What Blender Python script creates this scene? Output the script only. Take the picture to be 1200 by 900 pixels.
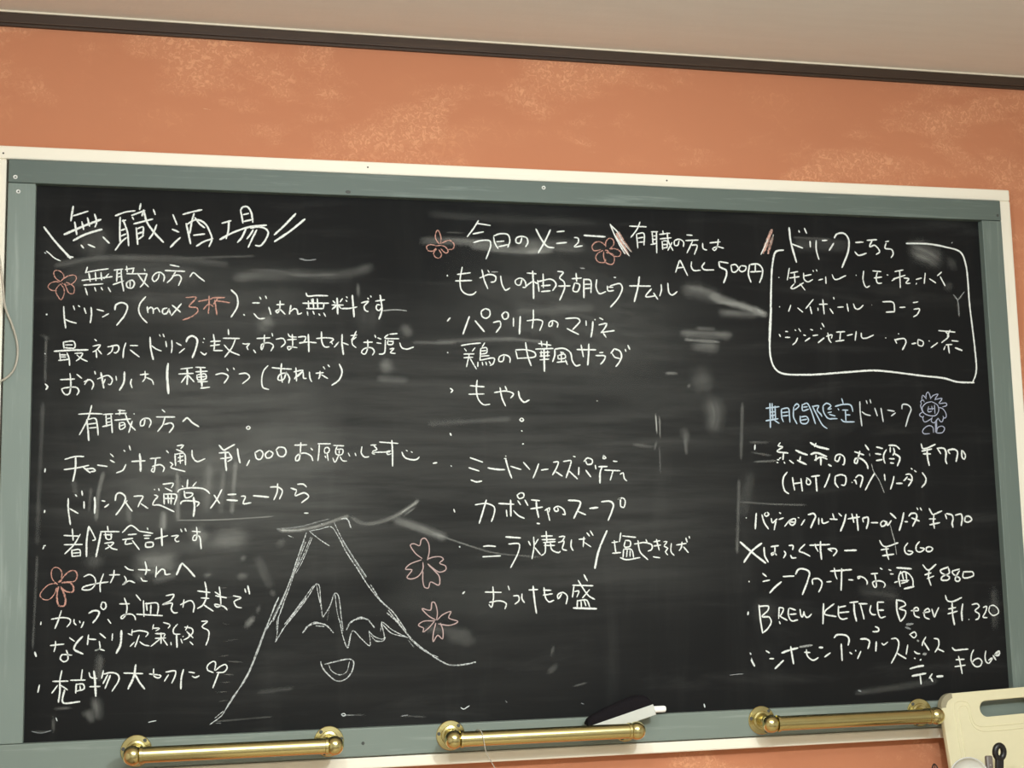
import bpy, bmesh, math, random
from mathutils import Vector, Matrix, noise as mnoise
random.seed(7)
for o in list(bpy.data.objects):
    bpy.data.objects.remove(o)
scene = bpy.context.scene
COL = scene.collection

# ------------------------------------------------------------------ camera
# world: x along the wall to the right, y into the wall, z up (metres).
# the front plane of the green board frame is y = 0, the slate's upper left corner (0, 0, ZB)
ZB = 2.2
CAM_LOC = (0.24882, -2.35458, 1.55518)
CAM_ROT = ((0.974332, -0.008483, -0.224957), (-0.224085, -0.132127, -0.965572), (-0.021532, 0.991196, -0.130637))
CAM_LENS = 49.1514
BOARD_W = 1.7337

cam_data = bpy.data.cameras.new('camera')
cam = bpy.data.objects.new('camera', cam_data)
COL.objects.link(cam)
cam_data.sensor_fit = 'HORIZONTAL'
cam_data.sensor_width = 36.0
cam_data.lens = CAM_LENS
cam_data.clip_start = 0.05
m = Matrix(CAM_ROT).to_4x4()
m.translation = Vector(CAM_LOC)
cam.matrix_world = m
scene.camera = cam

# ------------------------------------------------------------------ light
EXPOSURE = 0.12
scene.view_settings.view_transform = 'Standard'
scene.view_settings.look = 'None'
scene.view_settings.exposure = EXPOSURE
scene.view_settings.gamma = 1.0
scene.view_settings.use_curve_mapping = False
scene.cycles.transparent_max_bounces = 32
world = bpy.data.worlds.new('world')
scene.world = world
world.use_nodes = True
wb = world.node_tree.nodes['Background']
wb.inputs['Color'].default_value = (0.95, 0.86, 0.72, 1)
wb.inputs['Strength'].default_value = 0.25

def lamp(name, kind, loc, energy, color, size, target=None, size_y=None, spot=None, blend=0.5):
    d = bpy.data.lights.new(name, kind)
    d.energy = energy
    d.color = color
    if kind == 'AREA':
        d.shape = 'RECTANGLE'
        d.size = size
        d.size_y = size_y or size
    else:
        d.shadow_soft_size = size
    if kind == 'SPOT':
        d.spot_size = math.radians(spot)
        d.spot_blend = blend
    o = bpy.data.objects.new(name, d)
    COL.objects.link(o)
    o.location = loc
    if target is not None:
        o.rotation_euler = (Vector(target) - Vector(loc)).to_track_quat('-Z', 'Y').to_euler()
    return o

WARM = (0.88, 0.96, 1.0)
lamp('ceiling_bulb', 'POINT', (0.95, -1.62, ZB - 0.12), 44, WARM, 0.018)
lamp('ceiling_bulb', 'POINT', (0.20, -1.62, ZB + 0.10), 24, WARM, 0.02)
lamp('added_fill_light', 'AREA', (0.9, -2.5, ZB + 0.28), 50, (0.88, 0.96, 1.0), 1.4, (0.9, -2.5, 0), 0.7)  # unseen soft area light, added under the ceiling as fill for the room

# ------------------------------------------------------------------ materials
def srgb(r, g, b):
    f = lambda c: (c / 12.92 if c <= 0.04045 else ((c + 0.055) / 1.055) ** 2.4)
    return (f(r / 255), f(g / 255), f(b / 255), 1.0)

class NT:
    """small helper round a material's node tree"""
    def __init__(self, name):
        self.m = bpy.data.materials.new(name)
        self.m.use_nodes = True
        self.t = self.m.node_tree
        self.b = self.t.nodes['Principled BSDF']
    def n(self, kind, **kw):
        nd = self.t.nodes.new(kind)
        for k, v in kw.items():
            setattr(nd, k, v)
        return nd
    def l(self, a, b):
        self.t.links.new(a, b)
    def coords(self, scale=(1, 1, 1), rot=(0, 0, 0), loc=(0, 0, 0)):
        tc = self.n('ShaderNodeTexCoord')
        mp = self.n('ShaderNodeMapping')
        mp.inputs['Scale'].default_value = scale
        mp.inputs['Rotation'].default_value = rot
        mp.inputs['Location'].default_value = loc
        self.l(tc.outputs['Object'], mp.inputs['Vector'])
        return mp.outputs['Vector']
    def noise(self, vec, scale, detail=3, rough=0.55, dist=0.0):
        nd = self.n('ShaderNodeTexNoise')
        nd.inputs['Scale'].default_value = scale
        nd.inputs['Detail'].default_value = detail
        nd.inputs['Roughness'].default_value = rough
        nd.inputs['Distortion'].default_value = dist
        self.l(vec, nd.inputs['Vector'])
        return nd.outputs['Fac']
    def ramp(self, fac, stops, interp='LINEAR'):
        nd = self.n('ShaderNodeValToRGB')
        nd.color_ramp.interpolation = interp
        el = nd.color_ramp.elements
        el[0].position, el[0].color = stops[0]
        el[1].position, el[1].color = stops[-1]
        for p, c in stops[1:-1]:
            e = el.new(p)
            e.color = c
        self.l(fac, nd.inputs['Fac'])
        return nd.outputs['Color']
    def mask(self, fac, a, b):
        nd = self.n('ShaderNodeMapRange', interpolation_type='SMOOTHSTEP')
        nd.inputs['From Min'].default_value = a
        nd.inputs['From Max'].default_value = b
        self.l(fac, nd.inputs['Value'])
        return nd.outputs['Result']
    def math(self, op, a, b):
        nd = self.n('ShaderNodeMath', operation=op)
        for i, v in enumerate((a, b)):
            if isinstance(v, (int, float)):
                nd.inputs[i].default_value = v
            else:
                self.l(v, nd.inputs[i])
        return nd.outputs[0]
    def mix(self, fac, a, b):
        nd = self.n('ShaderNodeMix', data_type='RGBA')
        if isinstance(fac, (int, float)):
            nd.inputs['Factor'].default_value = fac
        else:
            self.l(fac, nd.inputs['Factor'])
        for sock, v in ((nd.inputs['A'], a), (nd.inputs['B'], b)):
            if isinstance(v, tuple):
                sock.default_value = v
            else:
                self.l(v, sock)
        return nd.outputs['Result']
    def bump(self, h, strength, dist=0.002):
        nd = self.n('ShaderNodeBump')
        nd.inputs['Strength'].default_value = strength
        nd.inputs['Distance'].default_value = dist
        self.l(h, nd.inputs['Height'])
        self.l(nd.outputs['Normal'], self.b.inputs['Normal'])
    def base(self, c):
        if isinstance(c, tuple):
            self.b.inputs['Base Color'].default_value = c
        else:
            self.l(c, self.b.inputs['Base Color'])
    def set(self, rough=0.5, metal=0.0, spec=0.5):
        self.b.inputs['Roughness'].default_value = rough
        self.b.inputs['Metallic'].default_value = metal
        self.b.inputs['Specular IOR Level'].default_value = spec

def plain(name, col, rough=0.5, metal=0.0, spec=0.5, var=0.12, scale=30.0):
    t = NT(name)
    f = t.noise(t.coords(), scale)
    dark = tuple(c * (1 - var) for c in col[:3]) + (1,)
    lite = tuple(min(1, c * (1 + var)) for c in col[:3]) + (1,)
    t.base(t.mix(f, dark, lite))
    t.set(rough, metal, spec)
    return t.m

def mat_plaster():
    t = NT('terracotta_plaster')
    v = t.coords()
    vs = t.coords((1.0, 1.0, 1.9))
    big = t.noise(vs, 3.3, 4, 0.6, 0.4)
    tone = t.noise(v, 1.3, 3)
    base = t.mix(tone, srgb(182, 117, 84), srgb(202, 134, 97))
    # trowelled patches: lighter, rough, finely veined
    patch = t.mask(big, 0.49, 0.62)
    vein = t.mask(t.noise(v, 95, 4, 0.65, 1.6), 0.47, 0.62)
    fine = t.mask(t.noise(t.coords((1, 1, 1), (0, .6, 0)), 40, 5, 0.7, 2.2), 0.5, 0.66)
    k = t.math('MULTIPLY', patch, t.math('ADD', 0.16, t.math('MULTIPLY', vein, 0.5)))
    c1 = t.mix(k, base, srgb(232, 170, 128))
    soft = t.math('MULTIPLY', t.mask(t.noise(vs, 5.1, 3, 0.5), 0.5, 0.75), t.math('ADD', 0.1, t.math('MULTIPLY', fine, 0.3)))
    c2 = t.mix(soft, c1, srgb(226, 162, 118))
    # rare cream scratches
    sc = t.mask(t.noise(t.coords((1, 1, 3.2)), 9.0, 6, 0.72, 2.5), 0.70, 0.76)
    c3 = t.mix(t.math('MULTIPLY', sc, 0.75), c2, srgb(240, 205, 165))
    t.base(c3)
    t.set(0.75, 0, 0.25)
    h = t.math('ADD', t.math('MULTIPLY', vein, patch), t.math('MULTIPLY', t.noise(v, 22, 4), 0.6))
    t.bump(h, 0.35, 0.003)
    return t.m

def mat_ceiling():
    t = NT('ceiling_paint')
    v = t.coords()
    f = t.noise(t.coords((0.5, 4, 1)), 14, 4)
    c = t.mix(f, srgb(224, 214, 198), srgb(232, 223, 208))
    t.base(c)
    t.set(0.8, 0, 0.2)
    t.bump(t.noise(v, 140, 3), 0.12, 0.002)
    return t.m

def mat_wood_paint(name, a, b, streak, along='x', rough=0.55):
    """painted timber: brush streaks and grain along the board"""
    t = NT(name)
    s = (1.6, 30, 30) if along == 'x' else (30, 30, 1.6)
    v = t.coords(s)
    g = t.noise(v, 3.0, 5, 0.65, 0.3)
    c = t.mix(t.noise(t.coords(), 4.0, 3), a, b)
    k = t.math('MULTIPLY', t.mask(g, 0.52, 0.78), 0.55)
    t.base(t.mix(k, c, streak))
    t.set(rough, 0, 0.4)
    t.bump(g, 0.18, 0.001)
    return t.m

def mat_slate():
    t = NT('blackboard_slate')
    v = t.coords()
    wipe = t.noise(t.coords((1.0, 1, 7.0)), 3.2, 6, 0.62, 0.5)
    wipe2 = t.noise(t.coords((7.0, 1, 1.0), (0, 0.15, 0)), 2.2, 5, 0.6, 0.4)
    tone = t.noise(v, 1.5, 2)
    c = t.mix(tone, srgb(25, 26, 26), srgb(30, 29, 28))
    k = t.math('ADD', t.math('MULTIPLY', t.mask(wipe, 0.5, 0.9), 0.045), t.math('MULTIPLY', t.mask(wipe2, 0.5, 0.9), 0.02))
    # broad areas that have been wiped with a dusty eraser (board coordinates in metres)
    W2, H2 = BOARD_W / 2, 0.967
    streak = t.mask(t.noise(t.coords((1.0, 1, 11.0)), 2.6, 6, 0.62, 0.3), 0.28, 0.72)
    for cx, cz, rx, rz, amt, ang in ((0.38, -0.40, 0.52, 0.30, 0.050, 0), (0.33, -0.53, 0.42, 0.20, 0.040, 0.1), (0.92, -0.33, 0.48, 0.30, 0.040, 0),
                                     (0.98, -0.56, 0.42, 0.22, 0.036, 0), (0.55, -0.72, 0.75, 0.26, 0.018, 0), (0.25, -0.16, 0.40, 0.13, 0.020, 0)):
        g = t.n('ShaderNodeTexGradient', gradient_type='SPHERICAL')
        t.l(t.coords((1 / rx, 0, 1 / rz), (0, 0, 0), (-(cx - W2) / rx, 0, -(cz + H2) / rz)), g.inputs['Vector'])
        e = t.math('MULTIPLY', t.mask(g.outputs['Fac'], 0.0, 0.75), t.math('ADD', 0.55 * amt, t.math('MULTIPLY', streak, amt)))
        k = t.math('ADD', k, e)
    t.base(t.mix(k, c, srgb(190, 190, 182)))
    t.set(0.75, 0, 0.08)
    t.bump(t.noise(v, 350, 2), 0.05, 0.0005)
    return t.m

def mat_chalk(name, col, grain=520.0, lo=0.30, hi=0.62):
    t = NT(name)
    v = t.coords()
    at = t.n('ShaderNodeAttribute', attribute_name='chalk')
    g = t.noise(v, grain, 3, 0.7)
    a = t.math('MULTIPLY', at.outputs['Fac'], t.math('ADD', 0.38, t.math('MULTIPLY', g, 1.0)))
    al = t.mask(a, lo, hi)
    dn = t.n('ShaderNodeAttribute', attribute_name='chalk_weight')
    t.l(t.math('MULTIPLY', al, dn.outputs['Fac']), t.b.inputs['Alpha'])
    t.base(col)
    t.set(0.95, 0, 0.05)
    return t.m

def mat_dust():
    t = NT('wiped_chalk_dust')
    at = t.n('ShaderNodeAttribute', attribute_name='chalk')
    dn = t.n('ShaderNodeAttribute', attribute_name='chalk_weight')
    uv = t.n('ShaderNodeUVMap', uv_map='along')
    mp = t.n('ShaderNodeMapping')
    mp.inputs['Scale'].default_value = (5, 70, 1)
    t.l(uv.outputs['UV'], mp.inputs['Vector'])
    st = t.noise(mp.outputs['Vector'], 1.0, 4, 0.65)
    cloud = t.noise(t.coords(), 26, 4, 0.6)
    k = t.math('MULTIPLY', t.mask(st, 0.28, 0.72), t.mask(cloud, 0.05, 0.7))
    k = t.math('ADD', t.math('MULTIPLY', k, 1.1), 0.38)
    t.l(t.math('MULTIPLY', t.math('MULTIPLY', at.outputs['Fac'], dn.outputs['Fac']), k), t.b.inputs['Alpha'])
    t.base(srgb(205, 205, 196))
    t.set(0.95, 0, 0.05)
    return t.m

def mat_brass():
    t = NT('brushed_brass')
    v = t.coords((2, 60, 60))
    g = t.noise(v, 8, 3)
    t.base(t.mix(t.noise(t.coords(), 25, 3), srgb(198, 186, 128), srgb(212, 202, 146)))
    t.set(0.3, 1.0, 0.5)
    t.l(t.math('ADD', 0.17, t.math('MULTIPLY', g, 0.1)), t.b.inputs['Roughness'])
    return t.m

M = {
    'plaster': mat_plaster(),
    'ceiling': mat_ceiling(),
    'dark_wood': mat_wood_paint('dark_brown_wood', srgb(54, 41, 31), srgb(68, 52, 40), srgb(92, 73, 56)),
    'cream_trim': mat_wood_paint('cream_bead', srgb(226, 214, 190), srgb(236, 226, 204), srgb(245, 238, 220)),
    'green_x': mat_wood_paint('green_paint_horizontal', srgb(89, 100, 93), srgb(97, 108, 100), srgb(140, 152, 143), 'x'),
    'green_z': mat_wood_paint('green_paint_vertical', srgb(98, 110, 102), srgb(106, 117, 109), srgb(138, 150, 142), 'z'),
    'dusty_green_x': mat_wood_paint('dusty_green_paint_horizontal', srgb(112, 123, 114), srgb(126, 136, 126), srgb(164, 172, 162), 'x'),
    'dusty_green_z': mat_wood_paint('dusty_green_paint_vertical', srgb(112, 124, 116), srgb(128, 139, 130), srgb(160, 170, 160), 'z'),
    'white_x': mat_wood_paint('cream_paint_horizontal', srgb(238, 229, 208), srgb(244, 237, 218), srgb(224, 212, 186), 'x', 0.5),
    'white_z': mat_wood_paint('cream_paint_vertical', srgb(238, 229, 208), srgb(244, 237, 218), srgb(224, 212, 186), 'z', 0.5),
    'slate': mat_slate(),
    'dust': mat_dust(),
    'brass': mat_brass(),
    'screw': plain('bright_screw', srgb(215, 215, 208), 0.35, 0.3),
    'screw_dark': plain('screw_recess', srgb(70, 72, 66), 0.6),
    'felt_black': plain('black_felt', srgb(26, 23, 25), 0.95, 0, 0.1, 0.3, 300),
    'felt_grey': plain('pale_grey_eraser_base', srgb(200, 200, 190), 0.8, 0, 0.2, 0.05, 60),
    'chalkstick': plain('white_chalk', srgb(246, 244, 238), 0.9, 0, 0.1, 0.03),
    'cream_plastic': plain('cream_plastic', srgb(218, 209, 172), 0.5, 0, 0.3, 0.03, 90),
    'grip_grey': plain('grey_rubber', srgb(152, 144, 118), 0.7, 0, 0.3, 0.05),
    'black_plastic': plain('black_plastic', srgb(24, 21, 20), 0.4, 0, 0.5),
    'taupe_plastic': plain('taupe_plastic', srgb(112, 102, 95), 0.4, 0, 0.5),
    'steel': plain('steel', srgb(200, 198, 192), 0.3, 1.0),
    'dark_wire': plain('dark_steel_wire', srgb(60, 52, 48), 0.35, 0.8),
    'counter': plain('counter_laminate', srgb(196, 180, 152), 0.45),
    'cabinet': plain('cabinet_panel', srgb(140, 104, 76), 0.5),
    'cream_wall': plain('cream_plaster', srgb(226, 222, 214), 0.8, 0, 0.2, 0.04),
    'floor': plain('floor_boards', srgb(140, 128, 114), 0.5, 0, 0.4, 0.2, 6),
    'holder': plain('white_ceramic', srgb(228, 224, 214), 0.25),
}
t = NT('milky_plastic')
t.base(t.mix(t.noise(t.coords(), 40), srgb(232, 230, 220), srgb(240, 238, 230)))
t.set(0.25)
t.b.inputs['Transmission Weight'].default_value = 0.35
t.b.inputs['IOR'].default_value = 1.2
M['milky'] = t.m
t = NT('clear_tubing')
t.base(t.mix(t.noise(t.coords(), 40), srgb(206, 198, 180), srgb(216, 208, 192)))
t.set(0.25)
t.b.inputs['Transmission Weight'].default_value = 0.45
t.b.inputs['IOR'].default_value = 1.25
M['tubing'] = t.m
CHALKS = {
    'white': mat_chalk('white_chalk_line', srgb(226, 228, 221), 380, 0.45, 0.82),
    'chalk': mat_chalk('soft_white_chalk_line', srgb(206, 209, 205), 420, 0.60, 0.96),
    'pale': mat_chalk('pale_chalk_line', srgb(200, 204, 202), 330, 0.40, 0.76),
    'orange': mat_chalk('orange_chalk_line', srgb(194, 146, 130), 360, 0.52, 0.92),
    'pink': mat_chalk('pink_chalk_line', srgb(208, 168, 152), 300, 0.55, 0.95),
    'sakura': mat_chalk('dusty_pink_chalk_line', srgb(180, 156, 150), 320, 0.38, 0.78),
    'blue': mat_chalk('light_blue_chalk_line', srgb(176, 192, 204), 320, 0.38, 0.76),
    'lavender': mat_chalk('lavender_chalk_line', srgb(166, 170, 186), 320, 0.38, 0.78),
}

# ------------------------------------------------------------------ mesh helpers
def link(name, mesh, mat, parent=None):
    o = bpy.data.objects.new(name, mesh)
    COL.objects.link(o)
    if mat is not None:
        mesh.materials.append(mat)
    if parent is not None:
        o.parent = parent
    return o

def finish(name, bm, mat, parent=None, smooth=False, auto=None):
    me = bpy.data.meshes.new(name)
    bmesh.ops.recalc_face_normals(bm, faces=bm.faces)
    bm.to_mesh(me)
    bm.free()
    if smooth:
        for p in me.polygons:
            p.use_smooth = True
        if auto:
            me.set_sharp_from_angle(angle=math.radians(auto))
    return link(name, me, mat, parent)

def box(bm, x0, x1, y0, y1, z0, z1, bevel=0.0, seg=2, mtx=None):
    r = bmesh.ops.create_cube(bm, size=1.0)
    vs = r['verts']
    for v in vs:
        v.co = Vector(((x0 + x1) / 2 + v.co.x * (x1 - x0), (y0 + y1) / 2 + v.co.y * (y1 - y0), (z0 + z1) / 2 + v.co.z * (z1 - z0)))
    if bevel > 0:
        es = set(e for v in vs for e in v.link_edges)
        g = bmesh.ops.bevel(bm, geom=list(es), offset=bevel, segments=seg, profile=0.5, affect='EDGES')
        vs = list(set(vs) | set(g['verts']))
        vs = [v for v in vs if v.is_valid]
    if mtx is not None:
        bmesh.ops.transform(bm, matrix=mtx, verts=vs)
    return vs

def lathe(bm, prof, seg=32, mtx=None):
    """revolve (r, h) profile round the local z axis"""
    rings = []
    for r, h in prof:
        if r < 1e-6:
            rings.append([bm.verts.new((0, 0, h))])
        else:
            rings.append([bm.verts.new((r * math.cos(2 * math.pi * i / seg), r * math.sin(2 * math.pi * i / seg), h)) for i in range(seg)])
    for a, b in zip(rings, rings[1:]):
        for i in range(seg):
            j = (i + 1) % seg
            if len(a) == 1 and len(b) > 1:
                bm.faces.new((a[0], b[i], b[j]))
            elif len(b) == 1 and len(a) > 1:
                bm.faces.new((a[i], b[0], a[j]))
            elif len(a) > 1:
                bm.faces.new((a[i], b[i], b[j], a[j]))
    vs = [v for r in rings for v in r]
    if mtx is not None:
        bmesh.ops.transform(bm, matrix=mtx, verts=vs)
    return vs

def catmull(pts, step):
    """smooth curve through pts, resampled at about step"""
    if len(pts) < 3:
        out = []
        a, b = Vector(pts[0]), Vector(pts[-1])
        n = max(2, int((b - a).length / step))
        return [a.lerp(b, i / n) for i in range(n + 1)]
    P = [Vector(p) for p in pts]
    P = [2 * P[0] - P[1]] + P + [2 * P[-1] - P[-2]]
    out = []
    for i in range(1, len(P) - 2):
        p0, p1, p2, p3 = P[i - 1], P[i], P[i + 1], P[i + 2]
        t0 = 0.0
        t1 = t0 + max(1e-6, (p1 - p0).length) ** 0.5
        t2 = t1 + max(1e-6, (p2 - p1).length) ** 0.5
        t3 = t2 + max(1e-6, (p3 - p2).length) ** 0.5
        n = max(2, int((p2 - p1).length / step))
        for k in range(n):
            t = t1 + (t2 - t1) * k / n
            A1 = p0 * ((t1 - t) / (t1 - t0)) + p1 * ((t - t0) / (t1 - t0))
            A2 = p1 * ((t2 - t) / (t2 - t1)) + p2 * ((t - t1) / (t2 - t1))
            A3 = p2 * ((t3 - t) / (t3 - t2)) + p3 * ((t - t2) / (t3 - t2))
            B1 = A1 * ((t2 - t) / (t2 - t0)) + A2 * ((t - t0) / (t2 - t0))
            B2 = A2 * ((t3 - t) / (t3 - t1)) + A3 * ((t - t1) / (t3 - t1))
            out.append(B1 * ((t2 - t) / (t2 - t1)) + B2 * ((t - t1) / (t2 - t1)))
    out.append(P[-2].copy())
    return out

def sweep(bm, pts, rad, seg=12, closed=False, caps=True):
    """round tube along 3-D points; rad a number or a list"""
    n = len(pts)
    pts = [Vector(p) for p in pts]
    rings = []
    up = None
    for i, p in enumerate(pts):
        if closed:
            d = pts[(i + 1) % n] - pts[i - 1]
        else:
            d = pts[min(i + 1, n - 1)] - pts[max(i - 1, 0)]
        d.normalize()
        if up is None:
            a = Vector((0, 0, 1)) if abs(d.z) < 0.9 else Vector((1, 0, 0))
            up = (a - d * a.dot(d)).normalized()
        else:
            up = (up - d * up.dot(d)).normalized()
        s = d.cross(up)
        r = rad[i] if isinstance(rad, (list, tuple)) else rad
        rings.append([bm.verts.new(p + (up * math.cos(2 * math.pi * k / seg) + s * math.sin(2 * math.pi * k / seg)) * r) for k in range(seg)])
    rng = range(n) if closed else range(n - 1)
    for i in rng:
        a, b = rings[i], rings[(i + 1) % n]
        for k in range(seg):
            bm.faces.new((a[k], a[(k + 1) % seg], b[(k + 1) % seg], b[k]))
    if caps and not closed:
        bm.faces.new(rings[0])
        bm.faces.new(list(reversed(rings[-1])))

def empty(name, loc, label=None, cat=None, group=None):
    o = bpy.data.objects.new(name, None)
    COL.objects.link(o)
    o.location = loc
    o.empty_display_size = 0.05
    tag(o, label, cat, group)
    return o

def tag(o, label=None, cat=None, group=None, kind=None):
    if label: o['label'] = label
    if cat: o['category'] = cat
    if group: o['group'] = group
    if kind: o['kind'] = kind
    return o

def into(parent):
    """translation that brings world coordinates into the parent's space"""
    return Matrix.Translation(-parent.location)

AXIS_Y = Matrix.Rotation(math.radians(90), 4, 'X')      # local +z -> world -y (out of the wall)
AXIS_X = Matrix.Rotation(math.radians(90), 4, 'Y')      # local +z -> world +x

# ------------------------------------------------------------------ the room
X0, X1 = -1.6, 3.6
Y_WALL, Y_BACK = 0.030, -4.2
Z_CEIL = ZB + 0.302

def slab(name, *a, mat):
    bm = bmesh.new()
    box(bm, *a)
    o = finish(name, bm, mat)
    tag(o, kind='structure')
    return o

slab('wall_back', X0, X1, Y_WALL, Y_WALL + 0.1, 0, Z_CEIL + 0.1, mat=M['plaster'])
slab('wall_left', X0 - 0.1, X0, Y_BACK - 0.1, Y_WALL + 0.1, 0, Z_CEIL + 0.1, mat=M['cream_wall'])
slab('wall_right', X1, X1 + 0.1, Y_BACK - 0.1, Y_WALL + 0.1, 0, Z_CEIL + 0.1, mat=M['cream_wall'])
slab('wall_front', X0, X1, Y_BACK - 0.1, Y_BACK, 0, Z_CEIL + 0.1, mat=M['cream_wall'])
slab('floor', X0 - 0.1, X1 + 0.1, Y_BACK - 0.1, Y_WALL + 0.1, -0.1, 0, mat=M['floor'])
slab('ceiling', X0 - 0.1, X1 + 0.1, Y_BACK - 0.1, Y_WALL + 0.1, Z_CEIL, Z_CEIL + 0.1, mat=M['ceiling'])

# dark brown strip where the wall meets the ceiling, with a thin cream bead above it
bm = bmesh.new()
box(bm, X0, X1, 0.019, Y_WALL, ZB + 0.2815, ZB + 0.299, 0.0012)
box(bm, X0, X1, 0.023, Y_WALL, ZB + 0.2770, ZB + 0.2820, 0.0008)
tag(finish('trim_1', bm, M['dark_wood']), kind='structure')
bm = bmesh.new()
box(bm, X0, X1, 0.0165, Y_WALL, ZB + 0.299, Z_CEIL, 0.0006)
tag(finish('trim_2', bm, M['cream_trim']), kind='structure')

# ------------------------------------------------------------------ chalkboard
W = BOARD_W
board = empty('chalkboard', (W / 2, Y_WALL, ZB - 0.967),
              'large blackboard in a green wooden frame with cream surround, covered in chalk writing', 'chalkboard')
IB = into(board)

def bpart(name, mat, *boxes, bevel=0.0015, parent=board, mtx=None):
    bm = bmesh.new()
    for b in boxes:
        box(bm, *b, bevel)
    bmesh.ops.transform(bm, matrix=IB, verts=bm.verts)
    return finish(name, bm, mat, parent)

SLATE_Y = 0.015
FL, FR, FT, FB = -0.0435, W + 0.0415, 0.0400, -0.9465     # frame outer edges (z relative to ZB)
bpart('slate_panel', M['slate'], (-0.03, W + 0.03, SLATE_Y, Y_WALL, ZB - 0.935, ZB + 0.03), bevel=0.0)
bpart('frame_rail', M['green_x'], (FL, FR, 0.0, Y_WALL, ZB + 0.0006, ZB + FT))
bpart('frame_rail', M['dusty_green_x'], (FL, FR, 0.0, Y_WALL, ZB + FB, ZB - 0.9006))
bpart('frame_stile', M['dusty_green_z'], (FL, 0.0, 0.0004, Y_WALL, ZB - 0.9, ZB))
bpart('frame_stile', M['green_z'], (W, FR, 0.0004, Y_WALL, ZB - 0.9, ZB))
TL, TR, TT, TB = -0.0605, W + 0.0665, 0.0640, -0.9672
TY = 0.005
G = 0.0016
for nm, mt, b in (('outer_moulding', 'white_x', (TL, TR, TY, Y_WALL, ZB + FT + G, ZB + TT)),
                  ('outer_moulding', 'white_x', (TL, TR, TY, Y_WALL, ZB + TB, ZB + FB - G)),
                  ('outer_moulding', 'white_z', (TL, FL - G * 2, TY, Y_WALL, ZB + FB - G, ZB + FT + G)),
                  ('outer_moulding', 'white_z', (FR + G, TR, TY, Y_WALL, ZB + FB - G, ZB + FT + G))):
    bpart(nm, M[mt], b, bevel=0.0028)

def screw(x, z, r=0.0036, bright=True, y=0.0, parent=board, name='screw'):
    bm = bmesh.new()
    lathe(bm, [(r, -0.001), (r, 0.0006), (r * 0.8, 0.0011), (r * 0.42, 0.0010), (r * 0.36, 0.0001), (0, 0.0001)], 18)
    mtx = into(parent) @ Matrix.Translation((x, y, z)) @ AXIS_Y
    bmesh.ops.transform(bm, matrix=mtx, verts=bm.verts)
    o = finish(name, bm, M['screw'] if bright else M['screw_dark'], parent, True, 30)
    bm = bmesh.new()
    lathe(bm, [(r * 0.40, 0.0008), (0, 0.0009)], 12)
    bmesh.ops.transform(bm, matrix=mtx, verts=bm.verts)
    finish('screw_recess', bm, M['screw_dark'], o)
for x, z in ((-0.0322, 0.0095), (-0.0270, -0.0148), (0.8632, 0.0283)):
    screw(x, ZB + z)
for x, z in ((1.7675, 0.0105), (0.5326, -0.925)):
    screw(x, ZB + z, 0.0026, False)
# dark knots and nail heads
bm = bmesh.new()
lathe(bm, [(0.0036, 0.0), (0.0030, 0.0004), (0, 0.0005)], 14, IB @ Matrix.Translation((0.5139, 0.0, ZB + 0.0065)) @ AXIS_Y @ Matrix.Diagonal((1.3, 0.8, 1, 1)))
finish('knot', bm, M['screw_dark'], board)
for x, z in ((-0.0525, 0.0505), (0.549, 0.0535), (1.098, 0.0530)):
    bm = bmesh.new()
    lathe(bm, [(0.0016, 0.0), (0.0013, 0.0003), (0, 0.0004)], 10, IB @ Matrix.Translation((x, TY, ZB + z)) @ AXIS_Y)
    finish('nail_head', bm, M['dark_wood'], board)

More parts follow.
